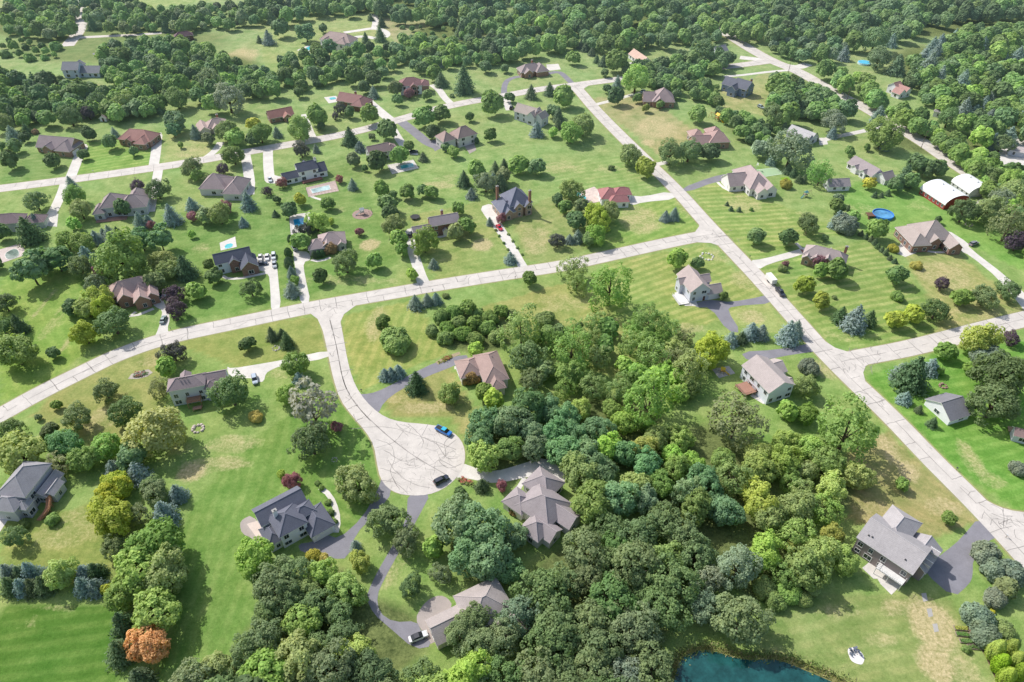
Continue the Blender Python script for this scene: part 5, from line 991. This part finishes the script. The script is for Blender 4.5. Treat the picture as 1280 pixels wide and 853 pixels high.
def trunk_mesh(seed, top=1.3, limbs=7, r0=.07, spread=.55):
    g = random.Random(seed); b = MB(); b.tube([(0, 0, -.02), (.01, .01, .3), (g.uniform(-.05, .05), g.uniform(-.05, .05), .7), (g.uniform(-.08, .08), g.uniform(-.08, .08), top)], [r0 * 1.3, r0, r0 * .75, r0 * .3], 7)
    for i in range(limbs):
        a = 2 * PI * i / limbs + g.uniform(-.3, .3); z = g.uniform(.4, .8); s = spread * g.uniform(.8, 1.2)
        b.tube([(0, 0, z), (math.cos(a) * s * .5, math.sin(a) * s * .5, z + .3), (math.cos(a) * s, math.sin(a) * s, z + .65)], [r0 * .5, r0 * .32, r0 * .1], 5)
    return b.mesh("trunk", BARK)
PROTO = {}
def proto(fam, makers, zc, trunk): PROTO[fam] = ([crown_mesh('crown', m) for m in makers], zc, [trunk_mesh(i + len(fam) * 7, *trunk) for i in range(2)])
proto('round', [puff_crown(100 + i, 95, 135, .050, pr=(.12, .30), core=.82, zc=1.05, rz=(.8, .9, 1.0)[i % 3], lop=.14 + .06 * (i % 3)) for i in range(6)], 1.05, (1.3, 7, .07, .55))
proto('oak', [puff_crown(200 + i, 120, 150, .043, rz=.78, zc=1.02, pr=(.10, .25), core=.86, lop=.16 + .06 * (i % 3)) for i in range(6)], 1.05, (1.5, 8, .075, .6))
proto('loose', [puff_crown(300 + i, 100, 115, .042, rz=1.1, zc=1.08, pr=(.10, .24), core=.86, lop=.26) for i in range(4)], 1.08, (1.9, 9, .06, .6))
proto('willow', [puff_crown(400 + i, 90, 110, .05, rz=.8, zc=1.2, pr=(.16, .28), droop=.5, core=.82, flat=1.3) for i in range(2)], 1.05, (1.2, 8, .08, .6))
proto('shrub', [puff_crown(500 + i, 40, 130, .075, rz=.7, zc=.55, pr=(.3, .46), lop=.12) for i in range(4)], .55, (.5, 6, .05, .4))
proto('spruce', [spruce_crown(600 + i, 14 + i % 3, .085, hgt=(1.9, 2.2, 2.5)[i % 3]) for i in range(5)], .85, (1.5, 0, .06, .3))
proto('pine', [puff_crown(700 + i, 44, 80, .10, rz=1.0, zc=1.25, pr=(.2, .36), flat=.55, lop=.25, core=.8) for i in range(3)], 1.2, (2.0, 8, .06, .6))
proto('column', [column_crown(800 + i) for i in range(2)], 1.3, (1.2, 0, .1, .3))
proto('tallcol', [column_crown(850 + i, 4.6, 3600) for i in range(2)], 2.1, (2, 0, .1, .3))
proto('sparse', [puff_crown(900 + i, 60, 50, .075, rz=1.05, zc=1.4, pr=(.14, .26), core=.85, lop=.25) for i in range(2)], 1.4, (2.0, 12, .06, .75))
KIND = {  # family, colour, name, category, words
 'm': ('round', (.090, .140, .036), 'broadleaf_tree', 'tree', 'mid-green leafy tree'), 'd': ('oak', (.062, .100, .038), 'broadleaf_tree', 'tree', 'dark green rounded tree'), 'l': ('round', (.118, .178, .040), 'broadleaf_tree', 'tree', 'light green leafy tree'), 'y': ('round', (.17, .175, .024), 'broadleaf_tree', 'tree', 'yellow-leaved tree'),
 'v': ('round', (.135, .168, .028), 'broadleaf_tree', 'tree', 'yellow-green rounded tree'), 'Y': ('shrub', (.175, .185, .018), 'shrub', 'shrub', 'bright golden shrub'), 'p': ('oak', (.042, .028, .042), 'purple_leaved_tree', 'tree', 'dark purple-leaved tree'), 'u': ('round', (.125, .050, .058), 'purple_leaved_tree', 'tree', 'dusky red-purple tree'),
 'k': ('oak', (.035, .038, .034), 'purple_leaved_tree', 'tree', 'blackish maroon-green tree'), 'o': ('loose', (.096, .120, .054), 'broadleaf_tree', 'tree', 'dull olive tree'), 'g': ('oak', (.088, .122, .076), 'broadleaf_tree', 'tree', 'silvery grey-green tree'), 'G': ('sparse', (.142, .156, .142), 'broadleaf_tree', 'tree', 'pale silver-leaved tree'),
 'w': ('willow', (.125, .155, .048), 'broadleaf_tree', 'tree', 'yellowish drooping willow'), 'r': ('round', (.24, .150, .022), 'broadleaf_tree', 'tree', 'orange autumn maple'), 'R': ('shrub', (.125, .085, .035), 'shrub', 'shrub', 'bronze-orange ornamental shrub'), 'q': ('round', (.066, .122, .056), 'broadleaf_tree', 'tree', 'bluish-green feathery tree'),
 't': ('loose', (.090, .148, .040), 'broadleaf_tree', 'tree', 'tall loose green tree'), 's': ('spruce', (.045, .078, .036), 'spruce_tree', 'conifer', 'dark green spruce'), 'b': ('spruce', (.098, .132, .135), 'spruce_tree', 'conifer', 'blue spruce'), 'n': ('pine', (.060, .115, .050), 'pine_tree', 'conifer', 'broad soft-needled pine'),
 'c': ('column', (.028, .060, .024), 'columnar_evergreen', 'conifer', 'narrow dark columnar evergreen'), 'C': ('tallcol', (.10, .16, .015), 'columnar_evergreen', 'conifer', 'bright green conical evergreen'), 'h': ('shrub', (.080, .135, .034), 'shrub', 'shrub', 'spreading green shrub'), 'B': ('shrub', (.082, .112, .082), 'shrub', 'conifer', 'rounded blue-grey evergreen')}
TD = """d 580 788 24;d 596 774 20;d 600 806 25;d 632 796 22;d 618 772 13;h 985 742 14;h 1003 748 11;h 968 752 12;h 955 735 14;h 1015 735 10;d 12 202 10;d 66 201 9;b 89 231 7;d 44 251 13;m 92 246 12;m 100 262 13;p 171 231 8.5;d 196 235 14;d 240 208 13;l 246 220 7;p 278 211 8;m 291 193 13;d 154 262 9;b 45 278 7;s 35 290 15;d 3 292 9;l 92 281 8;m 82 300 13;m 102 304 14;b 119 297 9;b 138 294 8;b 129 292 6;s 148 293 7;b 175 278 8;b 185 276 6;u 188 281 5;n 175 299 14;n 200 300 14;m 152 322 29;u 126 336 11;b 108 321 10;d 100 334 14;n 69 322 17;n 38 338 18;n 53 327 13;g 120 355 13;l 202 325 15;m 210 337 13;s 231 337 13;b 239 255 8;b 214 271 10.5;u 240 270 7;o 256 270 10;m 274 268 13;u 282 259 8;b 310 254 9;b 304 278 6;l 240 294 4;m 261 332 6;d 268 346 9;m 245 364 11;d 313 360 12;o 194 354 11;p 217 366 12;p 219 385 13;v 122 374 15;l 108 385 14;v 128 385 13;d 89 386 10;d 140 401 20;v 105 417 15;d 5 378 13;s 24 408 10;d 2 408 12
m 17 437 23;d 67 442 7;k 216 440 14;d 309 430 9;m 209 460 11;o 200 486 13;d 288 490 22;d 131 487 15;d 156 513 18;d 96 523 17;w 194 537 32;m 71 507 6;o 48 522 4;o 62 540 10;d 12 536 15;l 24 564 27;q 80 556 19;o 73 578 15;m 105 574 17;m 131 557 18;n 165 572 16;b 142 586 11;b 172 592 13;v 144 606 18;d 190 607 13;Y 320 521 8;b 222 618 11;b 205 641 14;b 202 656 13;d 192 614 16;y 142 612 17;v 138 645 26;o 172 645 14;d 140 682 15;d 20 671 14;m 193 681 32;l 176 712 32;m 208 716 27;m 155 742 22;l 194 764 30;r 185 804 24;s 150 815 17;s 155 782 15;s 175 850 15;l 76 718 18;b 10 716 11;s 25 717 11;b 39 716 11;s 12 732 12;b 27 734 11;s 40 733 11;s 55 732 13;b 104 715 12;s 119 714 12;b 104 733 11;b 119 733 12;B 65 715 9;y 135 738 7;l 317 698 24
u 364 602 8;m 445 604 24;d 484 650 23;d 508 676 17;d 514 733 14;d 551 717 13;b 444 682 7;v 450 702 13;Y 392 695 9;Y 404 698 7;m 542 686 12;d 576 618 8;q 570 652 28;q 601 659 32;q 639 668 19;q 612 698 28;q 588 690 26;q 636 712 18;s 602 606 9;u 627 607 7;R 643 640 6
p 110 142 8;b 15 168 9;d 18 184 8;d 111 168 8;d 104 194 6;b 143 167 5;d 137 179 8;d 167 190 5.5;n 218 150 13;n 216 163 8;b 244 167 7;o 260 174 7;g 285 122 19;m 283 163 13;l 294 173 10;l 226 182 3.5;y 317 156 8;d 316 174 8;m 220 122 14;d 247 120 10;m 265 132 10;d 262 98 15
m 374 160 15;m 325 166 13;b 346 166 6;m 396 146 12;d 401 159 5;m 374 116 6;k 425 135 8;p 419 145 4.5;d 437 142 6;m 462 146 10;s 437 172 10;b 450 183 7;d 484 164 11;o 465 171 4;m 499 196 10;m 511 184 6;s 529 196 6;d 472 203 11;o 442 200 8;k 376 187 10;b 395 187 4.5;m 530 147 12;m 552 143 10;d 541 166 8;m 587 147 5;m 613 170 7;d 557 184 5;m 567 190 7;c 596 176 3;m 616 132 12;m 611 122 8;d 637 122 6;d 497 126 6;m 534 119 6;o 494 112 8;b 467 117 6;d 467 99 9;d 455 110 7;m 443 97 10;m 542 92 9;s 551 101 8;s 580 105 12;d 607 84 7;d 631 86 5;h 565 120 3;b 551 79 5;u 511 117 6;d 351 37 9;n 382 39 11;b 335 48 8;s 324 50 4;d 404 36 5;s 457 49 5;s 475 45 7;s 463 22 4;s 477 29 5;n 412 61 9;m 396 65 8
s 664 117 7;s 687 113 7;m 705 122 12;m 717 73 8;s 740 65 5;s 732 60 5;s 726 56 5;s 746 75 4;s 754 77 6;m 771 78 12;d 756 91 5;b 772 104 5.5;l 795 99 17;d 759 112 5;d 770 122 9;m 797 124 5;v 807 136 4.5;m 825 131 5;m 872 144 10;m 835 102 8;d 845 118 6;d 692 139 8;s 698 146 7;b 671 163 8;l 691 166 6;s 697 157 5;l 714 165 14;m 729 155 15;m 788 193 14;d 838 190 16;d 862 187 16;d 888 190 11;m 896 109 3.5;s 906 110 3;s 915 113 3.5;m 649 206 11;d 672 209 10;d 880 65 16;d 909 73 9;m 866 75 10;d 880 50 7;d 831 52 9;g 952 187 11;v 807 212 11;h 764 210 4
g 1044 151 15;b 1041 167 6;s 1020 172 4;s 981 158 4;g 990 186 24;b 965 201 6;b 1098 146 9;m 1105 166 20;b 1106 182 6;m 1084 185 4;m 1062 191 6;d 1147 207 11;d 1099 72 14;s 1122 83 11;l 1067 54 10;d 1095 47 17;b 1115 52 7;b 1055 68 8;b 1160 87 12;b 1200 110 12
b 441 232 6;y 375 250 7;m 409 254 8;p 334 239 6;d 346 250 4.5;u 352 229 6;u 424 224 5;s 344 267 4.5;d 362 264 9;m 477 237 9;d 491 244 5;m 509 241 9;d 529 239 7;m 539 241 8;d 484 255 11;m 492 280 13;d 488 268 9;m 499 300 10;m 502 313 8;u 449 290 5;d 456 211 3.5;v 414 278 4;l 396 277 13;k 378 288 9;s 389 285 6;m 376 303 11;c 363 300 4;c 360 316 5;c 361 330 6;b 365 343 6;m 369 351 5;b 364 361 10;R 411 311 9;d 432 327 16;m 469 328 9;d 401 347 8;l 515 343 7;b 542 330 6;l 531 302 15;o 570 292 9;m 583 283 10;m 573 262 7;s 580 226 8;m 596 215 11;g 607 228 13;s 619 211 6;s 630 208 6;b 617 223 6;s 626 231 8;o 630 220 9;b 589 242 7;b 612 278 4.5;u 627 273 6;b 638 322 8;b 519 378 9;b 534 376 7;b 545 374 7;h 557 370 4;m 478 404 9;c 393 319 3.5;c 398 318 3.5;c 403 317 3.5
h 619.7 287.7 1.8;h 624 295 1.8;h 630 304 1.8;h 635 312 1.8;h 635.6 293 1.8;h 641 301.5 1.8;h 646.7 310 1.8;h 652.6 318 1.8
m 715 237 13;d 697 250 7;m 706 259 8;o 726 259 8;d 720 277 11;v 747 272 16;m 762 265 13;l 745 293 13;k 697 300 10;b 712 299 6;b 722 297 7;d 736 300 8;b 832 271 6.5;b 843 269 6.5;m 662 350 8;t 717 335 16;t 721 355 13;t 763 360 26;t 812 402 21;t 760 410 12;d 724 409 5;d 700 411 5;l 846 326 11;d 872 330 7;m 904 371 5;d 945 296 10;s 909 255 2.5;s 914 261 3;s 924 262 3;h 939 262 2.5
t 822 430 13;t 652 414 24;d 700 414 8;t 715 442 24;t 737 427 16;t 815 446 19;t 862 462 21;v 890 436 22;l 840 436 13;m 795 466 12;t 812 500 31;o 920 527 31;b 914 424 9;s 927 422 8;b 939 415 10;b 952 416 9;d 660 446 21;d 665 477 15;t 742 484 17
t 1026 218 14;s 985 212 6;s 992 217 5;s 999 224 5;s 1005 225 4;Y 983 231 7;y 1087 230 7;s 1094 244 3.5;s 1102 244 3;s 1110 241 4;d 1120 232 9;s 1131 222 11;d 1139 229 9;d 1163 213 10;d 1174 212 9;d 1011 280 13;d 985 297 11;B 1057 282 14;b 1046 278 8;m 1067 272 8;m 1046 259 9;g 1047 249 6;s 1060 261 3;m 1096 289 11;s 1077 292 3.5;s 1083 296 3.5;s 1089 299 3.5;s 1094 303 3.5;s 1098 308 3.5;s 1103 312 3.5;s 1108 316 3.5;s 1113 322 3.5;s 1119 326 3.5;Y 1117 311 6;Y 1146 332 6.5;d 1121 344 12;h 1122 371 7;p 1178 354 9;m 1202 372 11;d 1232 369 15;d 1262 361 14;d 1171 386 15;v 1119 400 11;v 1142 394 11;v 1007 357 11;v 1027 376 10;s 1051 396 9;b 1069 401 14;s 1087 400 9;u 1026 327 9;m 1027 340 8;m 1046 339 12;h 978 336 5;u 982 330 4;d 1031 298 4;d 1205 264 15;m 1237 262 17;o 1262 282 21;p 1273 301 14;m 1236 238 11;g 1252 250 14;m 1267 240 16;d 1172 276 4
s 340 420 7;s 352 416 6;s 359 428 8;h 495 426 18;m 369 455 16;b 374 474 9;m 359 494 13;G 390 505 30;d 389 552 22;u 421 534 7;b 481 468 8;b 489 467 8;b 498 464 8;s 521 480 12;m 562 491 14;v 352 594 5;u 365 601 10;R 589 471 12;l 595 437 9;m 605 492 10;v 617 501 12
b 985 418 13;b 995 413 9;B 1012 460 11;m 1008 483 14;b 1127 465 11;s 1141 470 19;b 1164 459 10;m 1175 464 5;m 1183 440 11;v 1228 425 20;B 1238 447 18;m 1214 461 8;p 1265 422 10;d 1250 470 29;d 1245 500 29;d 1273 461 14;b 1132 497 9;s 1149 512 5;s 1166 529 6;B 1273 586 10;t 1060 537 37;l 985 515 12;m 1010 517 13
m 1127 606 8;m 1186 649 8;B 1232 692 15;B 1241 713 14;B 1263 716 16;o 1258 735 12;B 1244 748 13;B 1222 772 17;B 1232 795 17;h 1255 787 12;Y 1241 765 3;C 1244 814 9;C 1262 812 8;C 1251 830 9;C 1268 828 9;C 1258 847 9;C 1274 842 9;h 1208 812 5
h 397 604 3.5;h 402 610 3.5;h 410 628 4;h 414 640 4;h 418 652 4;h 30 656 7;h 66 650 8;h 84 181 4;R 44 165 4;R 57 185 5;h 480 194 4;h 1010 328 3;h 1043 372 3;h 548 404 3""".replace('\n', ';')
TREES = []
for it in TD.split(';'):
    a = it.split(); TREES.append((a[0], float(a[1]), float(a[2]), float(a[3]) * (1.06 if a[0] in 'sb' else 1.0), None))
# woods: outline of crowns, palette, crown radius range in metres, density, description
WOODS = [
 ([(332, 722), (360, 712), (400, 712), (440, 722), (440, 750), (442, 785), (462, 818), (495, 842), (545, 845), (640, 840), (640, 880), (190, 885), (215, 858), (250, 840), (300, 820), (322, 790)], 'ddddmdl', (3.6, 6.0), 'dark leafy tree in the wood below the navy-roofed court house', .64),
 ([(565, 822), (590, 790), (615, 800), (640, 770), (655, 735), (690, 712), (715, 680), (750, 655), (800, 655), (850, 650), (880, 690), (900, 750), (860, 735), (815, 770), (825, 810), (820, 880), (550, 880)], 'ddddgdmd', (3.8, 6.4), 'dark oak-like tree in the dense wood between the oak-shaded house and the pond', .64),
 ([(597, 530), (640, 505), (700, 510), (760, 545), (800, 575), (880, 600), (930, 650), (880, 640), (800, 635), (745, 640), (722, 610), (705, 575), (680, 560), (640, 566), (600, 572)], 'qqqmqlq', (3.6, 5.8), 'bluish-green tree in the wood right of the round court', .64),
 ([(770, 520), (850, 530), (880, 570), (930, 580), (990, 540), (1060, 570), (1075, 600), (1045, 620), (1030, 660), (1060, 690), (1045, 710), (1000, 735), (970, 735), (955, 690), (930, 640), (850, 590), (790, 560)], 'llmlvmt', (3.0, 5.2), 'light green tree in the wood left of the lower cross street', .66),
 ([(870, 690), (915, 680), (945, 720), (940, 765), (915, 785), (880, 765), (865, 730)], 'dgdd', (4.5, 6.6), 'large dark tree standing at the pond end of the wood', .85),
 ([(535, 405), (560, 385), (600, 385), (640, 392), (690, 400), (690, 425), (650, 432), (600, 425), (560, 425), (540, 418)], 'hhmhh', (2.2, 3.4), 'bushy green tree in the thicket above the red-brown hipped house', .8),
 ([(650, 470), (690, 455), (760, 470), (790, 490), (770, 520), (700, 505), (655, 495)], 'mtotl', (3.0, 4.6), 'leafy tree in the belt right of the red-brown hipped house', .85),
 ([(690, 420), (730, 398), (756, 402), (758, 455), (700, 452)], 'ttmlt', (3.0, 4.8), 'tall leafy tree in the grove behind the red-brown hipped house', .7),
 ([(795, 400), (850, 415), (885, 445), (862, 490), (790, 500), (778, 460)], 'ttmlo', (3.0, 4.8), 'tall leafy tree in the grove left of the wooden-deck white house', .7),
 ([(960, 560), (1010, 545), (1030, 600), (1000, 640), (960, 620)], 'lvml', (3.0, 4.5), 'yellowish-green tree inside the wood beside the cross street', .9),
 ([(8, 0), (95, 0), (95, 20), (88, 42), (30, 46), (8, 36)], 'tdmlmo', (3, 5.5), 'distant tree', .66), ([(105, -8), (140, -8), (190, 12), (320, 5), (320, 28), (270, 32), (215, 36), (140, 40), (118, 35), (106, 25)], 'tdmmso', (2.8, 5.2), 'distant tree', .66),
 ([(0, 50), (78, 52), (74, 70), (40, 76), (0, 74)], 'hmlt', (2, 3.6), 'distant tree', 1.5), ([(0, 98), (60, 100), (130, 112), (215, 108), (205, 138), (160, 142), (60, 151), (0, 158)], 'dmdtms', (3.4, 6), 'distant tree', .58), ([(130, 62), (215, 50), (285, 70), (288, 108), (250, 120), (205, 112), (140, 106), (128, 88)], 'dmtdlm', (3.2, 5.8), 'distant tree', .64),
 ([(270, 72), (320, 85), (350, 100), (345, 118), (300, 118), (280, 105)], 'dmtm', (3, 5), 'distant tree', .62), ([(320, -10), (640, -10), (640, 70), (600, 68), (560, 30), (500, 26), (470, 16), (400, 16), (350, 24), (320, 24)], 'ddtmsd', (3.2, 6), 'distant tree', .58), ([(345, 72), (395, 68), (440, 60), (500, 60), (530, 68), (532, 86), (470, 92), (430, 100), (370, 108), (350, 102)], 'dmdtm', (3, 5.2), 'distant tree', .8),
 ([(495, 45), (540, 52), (600, 60), (640, 62), (640, 74), (560, 80), (525, 80)], 'dtml', (2.8, 4.8), 'distant tree', .62), ([(640, -12), (960, -12), (960, 46), (900, 52), (850, 50), (800, 56), (770, 58), (720, 60), (680, 62), (640, 68)], 'ddmtldm', (3.4, 6.4), 'distant tree', .58), ([(960, -12), (1290, -12), (1290, 20), (1240, 20), (1200, 25), (1160, 33), (1120, 45), (1050, 42), (960, 50)], 'ddmtd', (3.6, 6.6), 'distant tree', .58),
 ([(960, 45), (1060, 42), (1062, 60), (1040, 72), (1000, 74), (975, 66), (960, 64)], 'tdmg', (3, 5), 'distant tree', .8), ([(968, 100), (1000, 102), (1040, 122), (1062, 140), (1000, 150), (965, 146)], 'dmtd', (3.6, 6), 'distant tree', .58), ([(1020, 84), (1080, 98), (1110, 125), (1150, 150), (1190, 172), (1230, 195), (1290, 225), (1290, 262), (1240, 225), (1200, 198), (1170, 176), (1130, 152), (1085, 124), (1040, 102)], 'lmmtlm', (3.2, 5.4), 'distant tree', .58),
 ([(1140, 72), (1165, 60), (1200, 42), (1290, 30), (1290, 175), (1245, 185), (1205, 160), (1160, 128), (1135, 104)], 'dtlmbm', (3.4, 6.0), 'distant tree', .58), ([(1235, 225), (1290, 215), (1290, 320), (1265, 295)], 'mdol', (3.4, 5.4), 'distant tree', .66), ([(780, 88), (850, 74), (905, 66), (905, 82), (870, 98), (850, 112), (800, 104)], 'dmtd', (3, 5), 'distant tree', .62), ([(856, 108), (880, 104), (902, 124), (896, 132), (872, 122)], 'mmd', (2.6, 3.8), 'distant tree', .62),
 ([(897, 140), (930, 145), (958, 160), (960, 186), (925, 170)], 'dmt', (2.6, 4.2), 'distant tree', .8), ([(960, 150), (980, 172), (1010, 188), (1005, 202), (975, 206), (960, 190)], 'gmt', (2.8, 4.4), 'distant tree', 1.0), ([(490, 28), (560, 30), (620, 60), (600, 70), (530, 66)], 'hhtm', (1.5, 2.6), 'distant tree', 1.6), ([(1200, 200), (1240, 215), (1280, 235), (1270, 260), (1235, 235)], 'mdl', (3, 4.6), 'distant tree', .62), ([(0, 152), (40, 160), (30, 178), (0, 186)], 'dso', (2.4, 3.6), 'distant tree', 1.2), ([(-20, 225), (-5, 225), (-5, 330), (-20, 330)], 'd', (3, 4), 'distant tree', 1.5)]
def pip(x, y, P):
    c = False; n = len(P)
    for i in range(n):
        x1, y1 = P[i]; x2, y2 = P[(i + 1) % n]
        if (y1 > y) != (y2 > y) and x < (x2 - x1) * (y - y1) / (y2 - y1) + x1: c = not c
    return c
placed = [(x, y, r) for _, x, y, r, _ in TREES]
for P, pal, (r0, r1), desc, dens in WOODS:
    if desc == 'distant tree': r0, r1 = r0 * .8, r1 * .95
    X = [p[0] for p in P]; Y = [p[1] for p in P]; fails = 0; area = (max(X) - min(X)) * (max(Y) - min(Y)); loc = [q for q in placed if min(X) - 60 < q[0] < max(X) + 60 and min(Y) - 60 < q[1] < max(Y) + 60]
    while fails < 420:
        x, y = rnd.uniform(min(X), max(X)), rnd.uniform(min(Y), max(Y))
        if not pip(x, y, P): fails += .25; continue
        r = rnd.uniform(r0, r1) / mpp(at(x, y, 4)); ok = True; vs = .62 if y < 250 else .75
        for (a, b_, q) in loc:
            if ((x - a) ** 2 + ((y - b_) / vs) ** 2) < (dens * (r + q)) ** 2: ok = False; break
        if not ok: fails += 1; continue
        loc.append((x, y, r)); placed.append((x, y, r)); TREES.append((rnd.choice(pal), x, y, r, desc))
# keep the 300 largest of a kind as things; the rest is far woodland
def tree_geo(k, x, y, r):
    fam, col = KIND[k][:2]
    if r < 5 and fam in ('round', 'oak', 'loose'): pass
    zc_ = PROTO[fam][1]; z = 3.0
    for _ in range(5):
        P = at(x, y, z); rm = r * mpp(P); z = zc_ * rm
    P.z = 0; return fam, P, rm
items = []
for k, x, y, r, desc in TREES:
    fam, P, rm = tree_geo(k, x, y, r); items.append([r, k, x, y, fam, P, rm, desc])
items.sort(key=lambda q: -q[0])
count = {}; single, mass = [], []
for q in items:
    nm = KIND[q[1]][2]; vis = -q[0] < q[2] < 1280 + q[0] and -q[0] < q[3] < 853 + q[0]
    if count.get(nm, 0) < 298 and vis and not (q[7] == 'distant tree' and q[0] < 6.5): single.append(q); count[nm] = count.get(nm, 0) + 1
    elif vis or q[3] > 800 or q[3] < 10: mass.append(q)
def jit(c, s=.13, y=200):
    k = min(1.22, max(.6, rnd.gauss(1, s))); f = min(1, max(0, (y - 200) / 450)) * .38; c = tuple(a * (1 - f) + b * f for a, b in zip(c, (.078, .104, .082))); return (c[0] * k * rnd.uniform(.93, 1.07), c[1] * k, c[2] * k * rnd.uniform(.9, 1.1), 1)  # leaf colour fades to grey-green far off: haze put into the tint
def words(q):
    r, k, x, y, fam, P, rm, desc = q
    sz = 'small ' if rm < 1.7 else ('large ' if rm > 5.2 else '')
    base = sz + KIND[k][4]
    best = min(LAND, key=lambda l: (l[1] - P.x) ** 2 + (l[2] - P.y) ** 2); dx, dy = P.x - best[1], P.y - best[2]
    rel = ('right of' if dx > 0 else 'left of') if abs(dx) > abs(dy) * .9 else ('behind' if dy > 0 else 'in front of')
    return base, rel + ' the ' + best[0]
from collections import defaultdict
bucket = defaultdict(list)
for q in single:
    if q[7] and q[7] != 'distant tree': q.append((q[7], q[7].split(' in the ')[-1])); continue
    a, b_ = words(q); bucket[(a, b_)].append(q)
ORD = ['leftmost', 'second from left', 'third from left', 'fourth from left', 'fifth from left', 'sixth from left', 'seventh from left', 'eighth from left', 'ninth from left', 'tenth from left', 'eleventh from left', 'twelfth from left']
for (a, b_), L_ in bucket.items():
    L_.sort(key=lambda q: q[2]); n = len(L_)
    for i, q in enumerate(L_):
        lab = a + ' ' + b_
        if n == 2: lab += (', the left one', ', the right one')[i]
        elif n > 2: lab += ', ' + ('rightmost' if i == n - 1 else ORD[min(i, 11)])
        q.append((' '.join(lab.replace('two-storey ', '').replace(' beside purple trees', '').split()[:16]) if len(lab.split()) > 16 else lab, None))
GROUPS = {'broadleaf_tree': 'broadleaf trees around the houses', 'spruce_tree': 'spruces planted on the lawns', 'shrub': 'garden shrubs', 'purple_leaved_tree': 'purple-leaved trees', 'pine_tree': 'soft pines in the gardens', 'columnar_evergreen': 'columnar evergreens'}
for q in single:
    r, k, x, y, fam, P, rm, desc, (lab, grp) = q
    crowns, zc_, trunks = PROTO[fam]; _, col, nm, cat, _w = KIND[k]
    if desc and desc != 'distant tree':
        nm2, g2 = ('broadleaf_tree', 'trees of: ' + desc.split(' in the ')[-1]) if fam != 'shrub' else ('shrub', 'trees of: ' + desc.split(' in the ')[-1])
        g2 = desc.replace(' tree ', ' trees ', 1)
        cat = 'tree'
    else: nm2, g2 = nm, GROUPS[nm]
    s = rm * (1.0 if fam not in ('spruce',) else 1.02); sv = rnd.uniform(.92, 1.1)
    cm = rnd.choice(crowns); rz = rnd.uniform(0, 6.28)
    root = empty(nm2, P, rz, lab, cat, g2); root.scale = (s, s, s * sv)
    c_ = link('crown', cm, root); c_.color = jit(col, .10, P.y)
    if fam not in ('shrub', 'column', 'tallcol'): link('trunk', rnd.choice(trunks), root)
    elif fam in ('column', 'tallcol'): link('trunk', trunks[0], root)
# the rest of the far wood as one mass
LOW = {'round': [puff_crown(1000 + i, 26, 32, .17, pr=(.3, .44)) for i in range(4)], 'spruce': [spruce_crown(1100 + i, 8, .15) for i in range(2)], 'shrub': [puff_crown(1200 + i, 14, 30, .2, rz=.7, zc=.55, pr=(.34, .5)) for i in range(2)]}
VV, SS, CC = [], [], []
for q in mass:
    r, k, x, y, fam, P, rm, desc = q[:8]; fam2 = fam if fam in LOW else 'round'; V_, s_ = LOW[fam2][rnd.randrange(len(LOW[fam2]))]
    a = rnd.uniform(0, 6.28); ca, sa = math.cos(a), math.sin(a); R_ = np.array([[ca, -sa, 0], [sa, ca, 0], [0, 0, rnd.uniform(.9, 1.15)]])
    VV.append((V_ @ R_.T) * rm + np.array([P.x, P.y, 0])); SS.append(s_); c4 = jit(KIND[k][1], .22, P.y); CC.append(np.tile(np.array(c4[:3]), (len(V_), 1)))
# woods running on beyond the frame
for i in range(900):
    X_, Y_ = rnd.uniform(-900, 900), rnd.uniform(640, 1150)
    if abs(X_) > 520 or Y_ > 690:
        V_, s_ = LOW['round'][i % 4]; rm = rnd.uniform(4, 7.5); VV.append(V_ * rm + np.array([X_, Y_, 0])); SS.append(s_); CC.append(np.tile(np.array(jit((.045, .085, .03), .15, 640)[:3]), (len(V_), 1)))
me = bpy.data.meshes.new("far_woodland"); V_ = np.concatenate(VV); np_mesh(me, V_, np.arange(len(V_)).reshape(-1, 4)); fattr(me, "shade", np.concatenate(SS)); cattr(me, "tint", np.concatenate(CC)); me.materials.append(LEAFM)
tag(link("far_woodland", me), "distant mixed woodland and scrub across the top of the view", "woodland", None, "stuff")
print("TREES", len(single), count, "mass", len(mass), "objects", len(bpy.data.objects))
